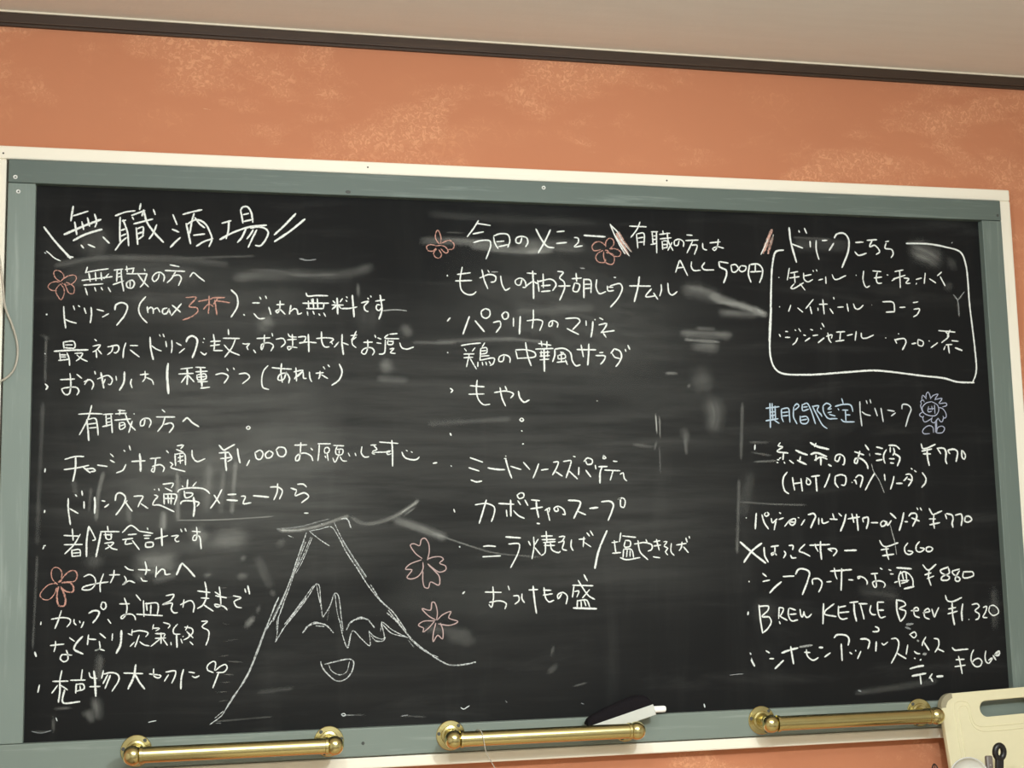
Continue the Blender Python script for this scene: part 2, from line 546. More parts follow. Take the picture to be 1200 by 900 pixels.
CHALK = [
("title","white","""4.7:12.6,-69.1 31.4,-93.7 56.2,-121.3;
4.2:51.0,-118.3 60.0,-118.8;
2.8:17.2,-109.7 21.8,-113.2 29.7,-120.6 39.9,-125.8;
4.1:58.4,-31.9 55.1,-57.9;
4.1:58.7,-48.8 82.4,-39.9;
5.1:44.7,-81.2 72.6,-67.0 103.1,-53.3;
4.1:61.2,-58.9 65.0,-81.0;
4.1:72.5,-58.0 75.7,-71.7;
4.1:81.4,-50.9 85.1,-65.8;
4.1:92.7,-44.4 96.3,-57.7 93.7,-67.0;
5.1:59.5,-90.8 78.5,-79.6 105.2,-70.0;
4.1:72.1,-97.7 76.2,-103.1;
4.1:82.9,-96.4 94.3,-101.3;
4.1:106.5,-82.8 117.4,-93.8;
4.1:125.8,-46.4 141.8,-39.4 158.3,-36.4;
4.1:133.9,-47.8 133.5,-66.1 134.5,-91.6;
4.1:138.5,-52.5 145.7,-73.0 148.3,-97.2;
4.1:137.0,-55.0 143.1,-53.1;
4.1:135.4,-70.9 142.2,-68.2;
4.1:136.0,-80.6 143.5,-76.7;
4.1:126.7,-105.2 135.7,-91.5 144.7,-82.7;
4.1:166.9,-23.3 165.2,-34.4;
4.1:152.2,-44.7 174.0,-35.3;
4.1:153.4,-47.1 155.8,-51.9;
4.1:170.6,-37.9 169.1,-45.3;
4.1:155.9,-59.2 186.9,-49.5;
4.1:160.1,-65.2 162.8,-94.3;
4.1:161.7,-67.6 170.9,-63.6 171.1,-78.2;
4.1:161.9,-76.1 171.0,-72.1;
4.1:163.1,-85.8 172.3,-78.2;
4.6:171.7,-34.2 176.6,-53.6 188.4,-71.5 204.8,-89.3;
4.1:193.3,-59.1 187.2,-75.2 181.1,-84.0;
4.2:187.4,-32.8 190.8,-42.0;
4.2:219.4,-40.5 226.6,-58.0;
4.6:218.5,-66.1 229.7,-70.6;
4.2:232.2,-79.9 223.4,-88.7 216.0,-97.5;
4.2:235.8,-39.9 251.0,-34.9 267.4,-30.6;
4.2:254.5,-37.2 251.1,-49.7 247.7,-72.5;
4.2:241.3,-55.0 244.2,-67.2 249.1,-90.4;
4.2:241.8,-57.4 258.1,-48.2 272.3,-53.9 280.6,-68.4 284.2,-80.6 279.6,-94.3;
4.2:255.7,-44.6 264.0,-55.4 272.3,-61.8;
4.2:253.6,-75.5 272.4,-72.4;
4.2:258.5,-94.3 271.3,-85.5 286.1,-80.1;
4.2:300.6,-52.9 316.0,-47.9;
4.2:312.4,-48.8 311.3,-66.2 307.8,-79.9;
4.7:297.2,-81.5 319.6,-68.3 348.2,-57.4 375.7,-53.5;
4.2:331.4,-28.2 333.8,-39.3 335.8,-51.7;
4.3:331.4,-29.4 336.1,-23.0 343.3,-22.8 349.3,-31.3 352.5,-49.8;
4.2:336.2,-36.7 345.7,-33.9;
4.2:336.7,-48.6 350.5,-44.9;
4.7:341.0,-60.9 333.9,-76.5 326.8,-85.4;
4.3:348.2,-59.9 360.1,-57.0 372.1,-59.1 378.1,-65.1 373.4,-80.2 363.8,-90.5 356.6,-89.4;
4.2:353.0,-62.3 348.2,-71.1 342.3,-78.7;
4.2:359.0,-62.1 351.8,-77.2 344.7,-93.5;
5.0:425.2,-31.5 405.8,-53.0 388.5,-70.3;
5.0:441.0,-40.4 415.5,-62.6 388.5,-82.2"""),
("heading_unemployed","white","""3.4:82.9,-134.7 80.1,-145.1;
3.4:81.5,-143.9 98.8,-139.8 116.3,-136.9;
3.4:74.3,-157.7 97.9,-153.8 122.8,-150.0;
3.4:85.3,-145.0 87.8,-159.3;
3.4:95.5,-143.5 96.9,-157.9;
3.4:104.5,-143.2 105.9,-156.4;
3.4:117.1,-145.3 109.3,-153.9;
3.4:77.3,-165.6 108.3,-162.4;
3.3:80.1,-170.3 83.7,-182.2;
3.4:94.8,-168.7 97.1,-175.4;
3.4:105.0,-168.5 107.7,-173.2;
3.4:116.3,-168.2 120.5,-175.8;
3.4:124.9,-139.1 139.7,-136.7;
3.4:130.6,-138.9 129.8,-158.2;
3.4:136.8,-137.5 137.7,-153.2 141.4,-174.3;
3.4:130.7,-144.9 136.4,-143.6;
3.4:130.8,-151.0 136.9,-148.9;
3.4:123.7,-163.7 141.2,-156.7;
3.4:145.4,-131.3 146.7,-142.1;
3.4:143.2,-137.4 158.0,-134.5;
3.4:145.6,-144.5 166.2,-144.0 178.8,-143.7;
3.4:156.9,-135.8 154.7,-144.3;
3.4:146.9,-157.8 154.9,-155.2 158.4,-159.9 155.0,-168.4 147.0,-167.4 145.8,-160.2 150.3,-156.5;
3.4:151.4,-155.3 151.6,-167.3;
3.4:162.7,-142.9 170.9,-154.8 181.4,-166.1;
3.4:178.8,-143.7 173.3,-159.5 167.6,-166.9;
3.4:174.1,-135.3 175.3,-138.9;
3.4:198.4,-143.1 196.2,-151.7 190.5,-156.7 187.0,-151.9 191.5,-143.3 199.6,-140.7 206.6,-146.6 205.5,-156.3;
3.4:215.6,-127.3 230.8,-130.1;
3.4:207.6,-137.3 240.1,-137.9;
3.4:225.0,-138.8 218.2,-151.1 211.3,-158.1;
3.4:219.3,-146.2 230.9,-144.7 234.4,-149.5 229.9,-162.5;
3.4:248.4,-147.4 253.7,-139.9 263.6,-147.5 272.5,-154.1"""),
("line_drinks","white","""5.8:19.7,-215.4 20.6,-216.4;
3.5:46.6,-202.1 47.8,-219.9 50.4,-238.3;
3.5:47.9,-222.7 56.4,-226.8 67.2,-229.5;
3.5:61.6,-200.6 63.9,-207.6;
3.5:69.4,-199.9 72.1,-202.2;
3.5:78.9,-203.8 82.0,-213.2;
3.9:89.7,-202.3 90.6,-214.2 89.0,-228.6;
3.5:98.8,-205.7 110.1,-208.6;
3.5:108.0,-218.7 118.1,-212.5;
3.9:127.8,-206.3 129.2,-197.9 139.4,-193.6 147.5,-198.7 144.2,-213.2 130.9,-232.1;
3.5:177.0,-182.4 168.0,-194.7 165.8,-205.5 170.6,-217.5 179.8,-226.9;
3.5:179.5,-199.2 180.8,-210.0;
3.5:180.3,-205.2 185.3,-200.3 188.7,-202.6 189.5,-211.1;
3.5:189.4,-205.0 195.6,-201.3 200.3,-208.4;
3.5:211.7,-201.0 204.9,-203.5 204.9,-210.8 210.7,-210.6 214.1,-204.5 214.1,-202.1 217.6,-211.7;
3.6:219.8,-196.0 233.8,-207.8;
3.5:234.8,-193.2 218.8,-214.1;
4.0:316.5,-167.7 326.0,-177.8 327.3,-194.9 316.8,-214.6;
3.6:337.3,-209.3 339.2,-211.2;
3.6:352.1,-189.4 364.0,-189.2;
3.6:354.5,-207.7 362.9,-216.1 372.4,-215.5;
3.6:364.0,-178.9 366.4,-183.0;
3.6:373.5,-176.7 375.9,-181.5;
3.6:379.5,-196.2 383.1,-208.9;
3.6:392.6,-191.5 405.3,-190.7;
3.6:398.6,-184.7 397.4,-200.7 393.8,-205.7 391.4,-202.8 397.4,-199.5 407.0,-207.9;
3.6:416.6,-191.7 414.2,-207.8;
3.7:414.9,-204.1 422.6,-197.8 427.4,-200.1 428.6,-207.5 435.1,-204.9;
3.7:442.4,-170.1 444.3,-175.0 461.3,-174.1 479.5,-174.2;
3.7:436.6,-188.1 481.1,-187.1;
3.7:443.1,-197.3 472.1,-196.7;
3.7:446.2,-183.7 446.7,-196.0;
3.7:451.6,-180.3 452.8,-187.2;
3.7:454.0,-179.8 455.2,-195.8;
3.7:461.3,-179.6 462.4,-195.7;
3.7:472.9,-188.0 471.4,-196.7;
3.7:444.3,-202.2 445.5,-209.1;
3.7:453.9,-201.5 456.3,-206.9;
3.7:463.6,-205.6 466.0,-208.7;
3.7:472.1,-204.1 475.7,-210.3;
4.3:495.3,-177.6 496.4,-206.1;
3.7:486.0,-190.2 506.2,-189.8;
3.7:488.0,-182.7 492.3,-186.9;
3.7:504.6,-178.6 500.2,-184.9;
3.7:494.0,-191.3 486.7,-197.6;
3.7:497.7,-191.2 502.5,-196.1;
3.7:511.2,-174.7 512.9,-177.2;
3.7:510.0,-181.0 512.4,-183.4;
4.3:521.5,-172.0 524.4,-210.5;
3.7:502.5,-196.1 517.2,-195.3 529.5,-192.5;
3.7:536.9,-185.4 549.2,-182.6 541.8,-191.5 544.2,-198.9 549.1,-200.1;
3.7:548.0,-176.4 549.7,-178.9;
3.7:553.0,-172.5 554.2,-175.0;
3.7:561.6,-181.8 577.7,-179.0;
4.3:569.6,-170.9 571.4,-182.1 572.5,-197.1 567.4,-213.4;
3.7:569.4,-188.4 564.5,-187.8 562.7,-194.8 567.6,-198.5 571.3,-193.4;
3.0~:574.3,-198.3 596.1,-196.1 616.0,-197.5"""),
("three_cups","orange","""3.6:241.7,-182.6 259.2,-182.2 247.6,-197.8 260.5,-199.9 261.7,-206.0 252.4,-214.6 237.4,-221.0;
3.6:262.7,-189.0 284.9,-183.6;
3.6:280.2,-178.8 280.3,-193.4 279.2,-209.3;
3.6:279.1,-192.2 271.0,-202.1;
3.6:281.4,-193.4 287.3,-196.9;
4.3:284.9,-182.4 306.0,-181.2;
3.6:294.3,-183.4 287.3,-193.3;
3.6:289.6,-185.9 293.3,-211.4;
3.6:293.1,-187.1 314.3,-189.8"""),
("line_order","white","""4.1:18.6,-280.6 19.3,-281.7;
3.2:47.1,-261.3 48.4,-271.9;
3.2:47.1,-261.3 63.8,-260.3 65.1,-270.5 49.5,-270.7;
3.2:50.5,-266.0 61.7,-265.8;
4.1:32.9,-276.8 57.4,-274.8 86.4,-273.7;
3.2:39.9,-292.0 57.6,-289.5;
3.2:41.8,-279.1 43.2,-290.8;
3.2:53.0,-278.9 56.5,-288.3 57.8,-300.1;
3.2:43.0,-282.6 51.9,-282.5;
3.2:43.1,-286.1 52.0,-286.0;
3.2:65.3,-279.9 77.6,-279.8 73.2,-288.1 67.7,-292.4;
3.2:68.7,-282.2 75.5,-288.1 85.6,-293.1;
3.2:96.2,-255.8 99.7,-258.8;
3.2:93.5,-267.7 105.4,-265.2 99.9,-273.5 93.7,-277.2;
3.2:98.8,-273.6 100.1,-286.6;
3.2:102.2,-273.5 107.9,-280.5;
3.2:116.7,-268.5 133.7,-265.9 134.9,-273.0 130.4,-278.3 127.0,-277.4;
3.2:125.7,-267.2 123.6,-275.6 116.9,-281.6;
3.2:146.1,-261.0 142.8,-272.9 141.9,-286.5;
3.2:152.9,-265.6 165.5,-265.4;
3.2:153.0,-272.8 158.8,-277.5 168.0,-284.5;
3.8:184.7,-250.8 186.1,-269.9 190.4,-289.0;
3.2:187.2,-265.1 195.3,-271.0 203.3,-274.0;
3.2:199.6,-246.2 201.4,-249.3;
3.2:205.3,-245.2 207.7,-250.4;
3.2:210.0,-257.6 211.7,-267.2;
3.2:219.9,-255.5 220.5,-267.0 219.4,-277.1;
3.3:227.3,-259.7 235.5,-264.4;
3.3:232.1,-277.0 240.8,-269.1;
4.5:243.5,-258.3 245.3,-252.2 252.7,-247.8 260.9,-253.2 259.8,-266.5 253.5,-285.1;
3.3:271.8,-251.3 273.2,-253.0;
3.3:270.2,-257.9 271.8,-259.0;
3.3:266.8,-274.8 273.8,-279.5 276.6,-276.3;
3.3:287.6,-244.3 289.6,-257.6 288.9,-272.1;
3.3:283.0,-256.9 299.4,-255.7;
3.3:282.6,-264.2 298.2,-261.8;
3.3:287.8,-272.1 303.0,-271.9;
3.3:312.2,-235.4 312.9,-245.1;
3.3:303.6,-250.8 331.0,-250.8;
3.3:324.0,-252.2 318.2,-266.8 306.5,-283.2;
3.3:305.3,-262.2 315.9,-272.9 331.2,-279.5;
3.3:335.8,-259.3 341.7,-260.4 347.6,-259.1 342.9,-265.2 345.3,-270.1;
3.3:354.0,-269.9 357.8,-275.2;
3.3:359.4,-250.4 381.9,-248.8;
3.3:372.4,-244.1 371.3,-260.0 367.7,-269.7 367.2,-261.2 379.6,-257.4 387.2,-262.2 383.1,-271.5;
3.3:384.8,-240.7 386.2,-246.3;
3.3:391.5,-251.1 403.4,-249.7 407.0,-257.0 399.8,-264.9;
3.3:411.8,-241.0 414.2,-245.8 426.1,-246.9;
3.3:410.6,-252.0 426.1,-250.6;
3.3:418.9,-242.1 418.9,-262.9 412.9,-269.1 411.0,-264.2 420.1,-264.1 427.3,-265.2;
3.4:428.5,-246.8 441.8,-246.6 438.1,-255.3 430.9,-257.8;
3.4:430.9,-256.6 444.1,-255.2 459.8,-256.2;
4.1:446.1,-241.6 447.0,-272.3;
3.4:468.3,-236.8 469.5,-256.0 474.3,-263.3 481.5,-262.7;
3.4:459.8,-248.8 478.0,-247.3 488.9,-249.6 482.8,-255.8;
3.4:485.2,-254.5 487.1,-258.2;
3.4:497.8,-254.3 490.0,-263.6;
4.0:503.5,-240.7 503.4,-258.0 505.7,-276.4;
3.4:504.6,-255.5 514.4,-259.0;
3.4:518.1,-242.9 529.1,-241.5;
3.4:528.0,-234.8 521.8,-247.8 519.3,-250.3;
3.4:527.9,-245.2 520.5,-251.5 521.7,-258.9 527.7,-263.8;
3.4:540.1,-254.4 556.0,-253.5;
3.4:547.4,-249.9 547.3,-264.7 542.3,-274.7 536.7,-272.3 540.0,-266.1 553.5,-263.4 558.8,-269.5 555.3,-276.5;
3.4:559.8,-241.0 561.5,-245.9;
3.4:564.7,-245.9 570.8,-248.3;
3.4:562.9,-254.6 570.8,-255.7;
3.4:566.9,-274.4 575.5,-273.0 578.2,-249.4;
3.4:583.2,-239.8 577.0,-245.7 601.7,-247.0;
3.4:599.4,-237.8 585.7,-239.3;
3.4:583.2,-249.3 581.8,-256.8 590.5,-256.7 591.8,-250.4;
3.4:584.4,-251.8 591.8,-251.7;
3.4:585.5,-265.4 592.9,-264.1 586.6,-271.6 595.3,-272.7;
3.4:602.9,-254.0 606.5,-262.6 615.2,-265.0 627.2,-261.1"""),
("line_refill","white","""4.1:20.3,-330.9 24.2,-335.6 21.4,-340.3;
3.3:43.2,-323.7 66.0,-322.3;
3.3:58.5,-313.0 60.2,-330.6 57.6,-347.0 52.1,-348.2 46.4,-338.9 55.2,-336.5 69.7,-336.4 73.1,-342.2 69.9,-348.8;
3.3:69.2,-314.5 77.2,-321.0;
3.3:80.6,-326.9 90.6,-323.3 95.9,-330.3 93.2,-339.3;
3.3:86.8,-322.1 81.8,-331.6;
3.3:97.1,-309.1 98.8,-314.2;
4.4:107.3,-311.3 112.2,-337.2;
3.3:101.8,-322.0 118.6,-315.9 125.5,-323.0 122.2,-331.2 118.8,-330.1;
3.3:114.2,-321.9 110.9,-330.2;
3.3:131.0,-317.0 132.2,-324.1;
4.2:144.5,-309.7 143.6,-327.5 137.0,-340.6;
3.3:156.0,-321.5 154.5,-328.6 157.3,-336.4;
3.4:169.5,-314.2 183.2,-312.9;
3.4:177.4,-308.2 177.6,-320.1 173.5,-326.1;
3.4:179.8,-318.9 189.0,-323.6 191.4,-330.7;
5.6:214.3,-294.7 212.9,-310.2 215.5,-345.5;
3.4:234.7,-304.0 254.3,-301.4;
4.5:245.1,-303.9 245.8,-314.7 245.3,-330.2;
3.4:231.3,-312.4 255.5,-311.0;
3.4:244.0,-314.7 236.0,-326.7;
3.4:246.3,-313.5 256.8,-325.3;
3.4:258.9,-300.6 275.2,-301.2;
3.4:259.0,-308.5 278.7,-307.1;
3.4:261.3,-313.3 262.6,-321.7 276.4,-319.2 275.2,-312.0 262.5,-313.3;
4.5:267.0,-301.2 269.6,-333.6;
3.4:262.6,-325.3 278.8,-324.4;
3.4:267.3,-336.0 282.4,-334.0;
3.4:262.5,-317.4 275.3,-316.3;
3.4:291.5,-313.0 303.2,-310.5 312.5,-315.2 305.6,-327.3;
3.4:310.1,-302.0 312.5,-306.3;
3.4:320.7,-300.6 322.6,-304.2;
3.4:330.1,-311.4 341.8,-310.1 347.8,-316.1 336.0,-327.8;
3.4:378.4,-296.4 371.3,-304.9 367.8,-320.7 370.2,-334.0 379.7,-337.1;
3.5:384.8,-299.9 401.0,-301.4 417.7,-302.0;
3.5:401.0,-292.4 399.8,-308.3 402.2,-325.2;
3.5:409.3,-307.0 403.4,-320.4 395.1,-320.5 397.4,-311.9 409.3,-309.4 414.1,-317.8 412.9,-326.4;
3.5:424.9,-299.5 426.0,-322.6;
3.5:421.3,-306.8 436.8,-304.2 424.8,-315.3 422.5,-319.0;
3.5:427.2,-315.3 436.8,-306.7 438.0,-317.6 442.8,-317.6;
3.5:447.6,-306.5 448.8,-317.5 451.7,-323.6;
3.5:458.4,-308.9 471.7,-307.5;
3.5:465.7,-305.1 465.1,-313.7 463.2,-318.6;
3.5:468.0,-311.2 478.9,-317.7;
3.5:471.0,-297.2 474.1,-301.4;
3.5:479.0,-294.0 482.1,-297.6;
3.9:498.4,-292.5 503.1,-304.7 498.2,-319.5 485.3,-329.4"""),
("heading_employed","white","""3.3:93.6,-365.6 88.4,-386.7 75.1,-414.2;
3.3:73.1,-380.2 92.7,-379.1 110.6,-379.6;
3.8:86.2,-389.0 88.3,-405.3 90.1,-424.0;
3.3:87.3,-389.0 99.6,-387.1 103.1,-400.6 104.5,-414.7;
3.3:88.6,-396.5 101.9,-394.8;
3.3:89.8,-403.0 102.0,-401.8;
3.3:111.8,-380.7 127.4,-379.5;
3.3:116.3,-381.9 117.7,-400.6;
3.3:124.1,-380.7 125.5,-395.9 126.8,-411.1;
3.3:117.5,-387.7 124.2,-386.5;
3.3:117.6,-393.6 124.3,-392.4;
3.3:111.0,-400.6 125.5,-397.1;
3.3:135.2,-373.6 146.5,-374.2;
3.3:138.6,-372.4 137.6,-381.8;
3.3:130.8,-379.5 148.8,-378.2;
3.3:129.9,-390.0 155.7,-387.6;
3.3:137.8,-393.5 139.1,-405.3 146.9,-400.6 144.5,-393.5 137.8,-394.7;
3.3:139.0,-399.4 145.7,-397.1;
3.3:146.6,-379.4 153.6,-395.9 163.2,-406.4;
3.3:158.0,-391.1 152.7,-410.4;
4.2:160.6,-378.9 161.1,-379.8;
3.3:178.4,-386.4 176.2,-398.2 171.7,-399.4 171.2,-392.3 177.2,-386.9 185.2,-387.5 188.0,-393.4 184.9,-401.7;
3.4:205.5,-372.1 210.1,-376.3;
3.4:196.1,-384.4 226.2,-384.3;
3.3:210.2,-385.1 206.9,-396.9 198.6,-408.7;
3.4:209.2,-396.9 220.6,-394.5 224.1,-399.3 217.3,-410.4;
3.9:238.9,-392.1 245.8,-385.7 253.9,-393.3 265.0,-400.4;
2.6:345.7,-399.1 342.6,-402.2 345.7,-405.0 349.2,-402.2 345.7,-399.1"""),
("line_charge","white","""4.0:23.2,-468.9 22.7,-474.7;
3.4:53.0,-454.1 69.5,-449.5 82.8,-449.5;
3.4:52.2,-470.7 72.1,-468.0 90.8,-463.9;
3.9:70.0,-450.6 69.9,-470.3 66.3,-489.9;
3.4:84.3,-470.4 97.6,-469.3 101.0,-472.8 93.2,-474.6;
3.4:82.0,-466.9 87.6,-471.6 93.3,-476.2;
3.4:104.2,-463.5 119.8,-465.9;
3.4:124.0,-445.0 129.2,-450.1;
3.4:124.1,-455.5 130.9,-459.5;
3.4:148.9,-462.6 144.5,-471.9 134.1,-476.5;
3.4:145.2,-439.2 147.5,-441.6;
3.4:153.6,-431.5 156.0,-439.2;
4.4:170.5,-445.1 172.0,-459.2 172.2,-474.4;
3.5:157.8,-457.9 179.7,-456.9;
3.5:187.1,-453.4 204.1,-451.8;
3.5:196.2,-452.2 195.2,-464.0 193.0,-475.6 189.6,-473.3 191.8,-468.6;
3.5:190.7,-466.3 204.2,-463.5 210.0,-468.7 207.8,-475.3;
3.5:213.1,-440.1 216.6,-444.1;
3.5:219.0,-459.4 223.6,-462.9 220.2,-467.6 229.4,-471.2 243.6,-474.8;
3.5:230.1,-432.3 240.4,-431.2 235.9,-437.1;
3.5:229.0,-438.2 240.5,-443.0;
3.5:226.8,-445.3 228.2,-465.3;
3.5:226.8,-446.5 241.7,-445.3 244.1,-464.2;
3.5:231.5,-452.4 240.6,-448.9;
3.5:231.5,-458.2 240.6,-455.9;
3.5:234.8,-446.5 235.7,-461.8;
3.5:254.3,-439.5 255.5,-451.3 262.4,-458.4 275.5,-453.7;
3.9:298.0,-431.2 306.2,-439.6 310.8,-437.2 323.6,-430.1;
3.5:298.1,-444.3 314.3,-443.2;
3.5:300.5,-453.8 319.0,-451.5;
4.2:308.5,-441.9 308.6,-457.4 310.3,-473.9;
3.5:314.3,-444.3 319.0,-453.8 312.1,-458.6;
4.2:328.3,-437.2 329.5,-447.9 332.6,-461.0;
3.5:348.2,-456.3 343.5,-465.8;
3.5:356.3,-444.4 365.7,-439.7 370.4,-445.7 365.7,-455.2 359.9,-454.0 356.8,-443.3;
3.6:379.8,-440.9 373.9,-446.9 376.3,-452.9 383.3,-451.7 386.4,-444.5 379.8,-440.4;
3.6:391.6,-439.8 396.3,-435.0 405.7,-436.2 408.6,-443.4 403.4,-450.6 396.3,-449.3 392.7,-441.0;
3.6:422.3,-431.4 443.2,-431.0;
3.6:433.0,-426.6 431.8,-445.8 429.4,-456.6 424.7,-457.8 425.1,-450.6 437.7,-444.7 449.6,-449.5 453.2,-457.9;
3.6:449.7,-436.3 452.8,-439.9;
3.2:461.6,-429.1 483.2,-429.1;
3.2:464.0,-430.3 463.3,-443.5 461.5,-458.0;
3.2:472.4,-438.7 476.0,-435.1 480.8,-437.5 479.5,-443.6 473.5,-444.8 472.4,-438.7;
3.2:477.1,-444.8 479.0,-458.0;
3.2:473.5,-449.6 475.2,-453.2;
3.2:488.0,-432.0 505.6,-432.7;
3.2:494.0,-433.9 491.6,-440.0 492.7,-447.2 502.3,-447.2 503.6,-438.8 494.0,-438.8;
3.2:497.6,-440.0 497.5,-446.0;
3.2:486.7,-453.2 490.2,-460.5 496.3,-449.6;
3.2:498.7,-450.9 503.5,-458.1 510.2,-458.6;
3.2:512.7,-444.9 515.6,-450.4;
3.2:524.1,-444.9 526.0,-449.7;
3.2:536.3,-434.0 535.0,-444.9 541.0,-452.2 548.2,-451.0;
3.2:550.8,-431.6 560.6,-431.1;
3.2:555.7,-431.6 561.7,-438.9 554.4,-442.5 558.0,-447.4 553.2,-445.0 560.5,-443.8;
3.2:566.2,-426.3 598.5,-428.7;
3.8:587.5,-423.1 588.5,-443.8 588.3,-467.7;
3.2:559.3,-443.8 583.7,-443.3;
3.2:586.1,-441.4 578.8,-442.6 579.9,-447.5 586.1,-446.3;
3.2:611.9,-440.2 614.3,-441.9;
3.2:620.5,-442.7 622.9,-444.4;
3.7:604.5,-443.4 609.3,-452.4 620.3,-456.6 630.2,-456.2 634.6,-451.8;
4.5:689.1,-411.1 690.8,-415.0;
4.4:658.5,-463.1 665.2,-461.9;
3.3:689.5,-466.9 690.7,-468.7"""),
("line_regular","white","""4.0:24.0,-536.1 23.4,-540.0;
3.6:59.7,-517.5 60.1,-534.7 63.9,-559.9;
3.4:61.8,-533.6 75.6,-541.8;
3.4:70.6,-511.4 72.9,-514.2;
3.4:80.5,-505.0 81.7,-513.1;
3.4:84.1,-522.3 84.7,-533.8;
4.3:100.6,-515.6 101.4,-527.1 101.0,-542.5;
3.4:111.8,-521.5 117.4,-522.7;
3.4:116.4,-532.6 123.0,-527.3;
3.8:133.0,-521.7 135.0,-511.3 140.6,-509.0 148.5,-514.9 148.6,-521.8 144.3,-531.0 134.4,-545.2;
3.4:147.5,-520.7 152.1,-528.8 160.0,-539.3;
3.4:152.0,-521.9 146.4,-527.6;
3.4:162.0,-515.0 176.6,-515.1 172.2,-524.4 168.9,-532.5;
3.4:173.3,-526.7 184.7,-535.0;
3.4:194.5,-503.7 195.6,-504.8;
3.4:201.3,-502.6 202.4,-506.1;
3.4:194.6,-513.0 200.3,-515.4 194.7,-522.3 192.5,-529.3 201.6,-529.4 226.6,-540.8;
3.5:208.0,-495.6 225.0,-494.6 221.7,-501.6;
3.5:211.5,-501.5 222.9,-507.4;
3.4:209.7,-510.8 210.6,-528.3;
3.5:209.8,-512.0 229.8,-513.3 226.5,-529.6;
3.4:216.1,-512.0 217.4,-527.2;
3.5:210.5,-519.0 226.4,-519.1;
3.5:221.8,-513.2 221.3,-528.4;
3.5:238.7,-498.2 240.6,-500.5;
3.5:247.8,-488.2 246.8,-501.8;
3.5:261.6,-492.5 255.9,-499.5;
3.5:232.0,-508.7 234.2,-505.2 254.8,-501.8 275.4,-504.4 283.5,-511.5;
3.5:242.2,-506.4 244.6,-518.1 254.9,-514.7 256.0,-511.2 243.4,-509.9;
3.5:236.7,-528.6 239.0,-523.9 266.4,-526.6 263.0,-532.4;
4.7:257.2,-517.1 259.1,-532.3 257.4,-549.1;
3.5:303.1,-504.6 295.1,-521.0 284.8,-536.1;
3.5:290.4,-513.9 299.7,-528.1;
3.5:312.4,-513.6 326.3,-513.0;
4.1:311.2,-522.3 328.6,-523.7;
3.5:334.4,-516.7 341.4,-516.7 337.9,-528.5 350.7,-527.4;
4.1:354.2,-515.7 379.9,-518.3;
3.5:382.2,-501.7 395.1,-501.8 402.2,-507.8 397.5,-522.0;
3.5:394.4,-495.8 393.5,-510.1 388.1,-523.1;
3.6:427.0,-497.3 437.6,-497.4 442.4,-502.2;
3.6:416.3,-503.6 425.8,-506.8;
3.6:425.8,-508.0 423.4,-516.3 438.8,-511.7 445.9,-517.7 434.0,-528.3;
3.6:438.7,-545.7 445.3,-545.8"""),
("line_accounts","white","""3.2:23.0,-593.4 26.2,-592.4;
3.2:22.4,-598.0 24.1,-593.4;
3.2:66.8,-566.4 68.7,-585.1;
3.2:53.9,-576.9 78.5,-578.4;
3.2:79.5,-575.0 69.9,-592.0 56.0,-606.5;
3.2:54.6,-591.7 83.1,-591.7;
3.2:66.8,-599.9 67.7,-611.3;
3.2:66.8,-601.0 78.9,-600.1 80.2,-610.4;
3.2:67.6,-605.6 79.4,-604.7;
3.2:67.7,-610.6 79.5,-609.9;
4.0:92.5,-562.6 89.6,-585.5 89.6,-611.7;
3.2:92.5,-562.6 100.5,-577.6 102.9,-584.5 98.4,-585.6;
3.3:121.3,-563.0 122.6,-569.9;
3.3:110.4,-571.6 140.4,-572.0;
4.1:111.5,-573.2 108.5,-590.3 104.4,-612.0;
3.3:116.0,-576.7 129.3,-576.9;
3.3:118.2,-573.3 120.6,-583.7 127.2,-583.8 127.1,-574.6;
3.2:117.3,-590.5 131.7,-589.6 125.2,-596.4 118.6,-599.7;
3.2:122.9,-592.9 128.6,-598.7 137.5,-601.2;
3.3:144.9,-573.7 158.1,-562.4 171.7,-571.8;
3.3:153.8,-577.3 167.3,-576.4;
3.3:145.0,-585.2 161.8,-583.2;
3.3:151.7,-584.2 149.6,-592.2 160.7,-591.2;
3.3:160.7,-586.6 172.1,-601.8;
3.3:184.0,-566.2 185.1,-569.7;
3.3:171.7,-571.8 193.1,-575.6;
3.3:178.5,-578.9 189.7,-579.0;
3.3:179.7,-583.5 187.5,-583.6;
3.3:182.0,-590.4 182.1,-597.4 193.3,-596.4 193.2,-590.6 182.0,-590.4;
4.1:206.5,-567.7 208.0,-596.2;
3.3:196.6,-584.9 216.8,-579.5;
3.3:222.5,-580.7 233.8,-579.7 228.2,-585.4 230.5,-589.6 235.0,-589.0;
3.3:237.1,-569.3 239.4,-574.0;
3.3:243.9,-568.3 246.2,-573.0;
3.3:255.3,-573.1 269.1,-574.5;
3.3:262.6,-566.2 263.4,-579.0 261.2,-588.3 256.6,-587.1 258.8,-580.1 266.8,-581.4 270.4,-602.4"""),
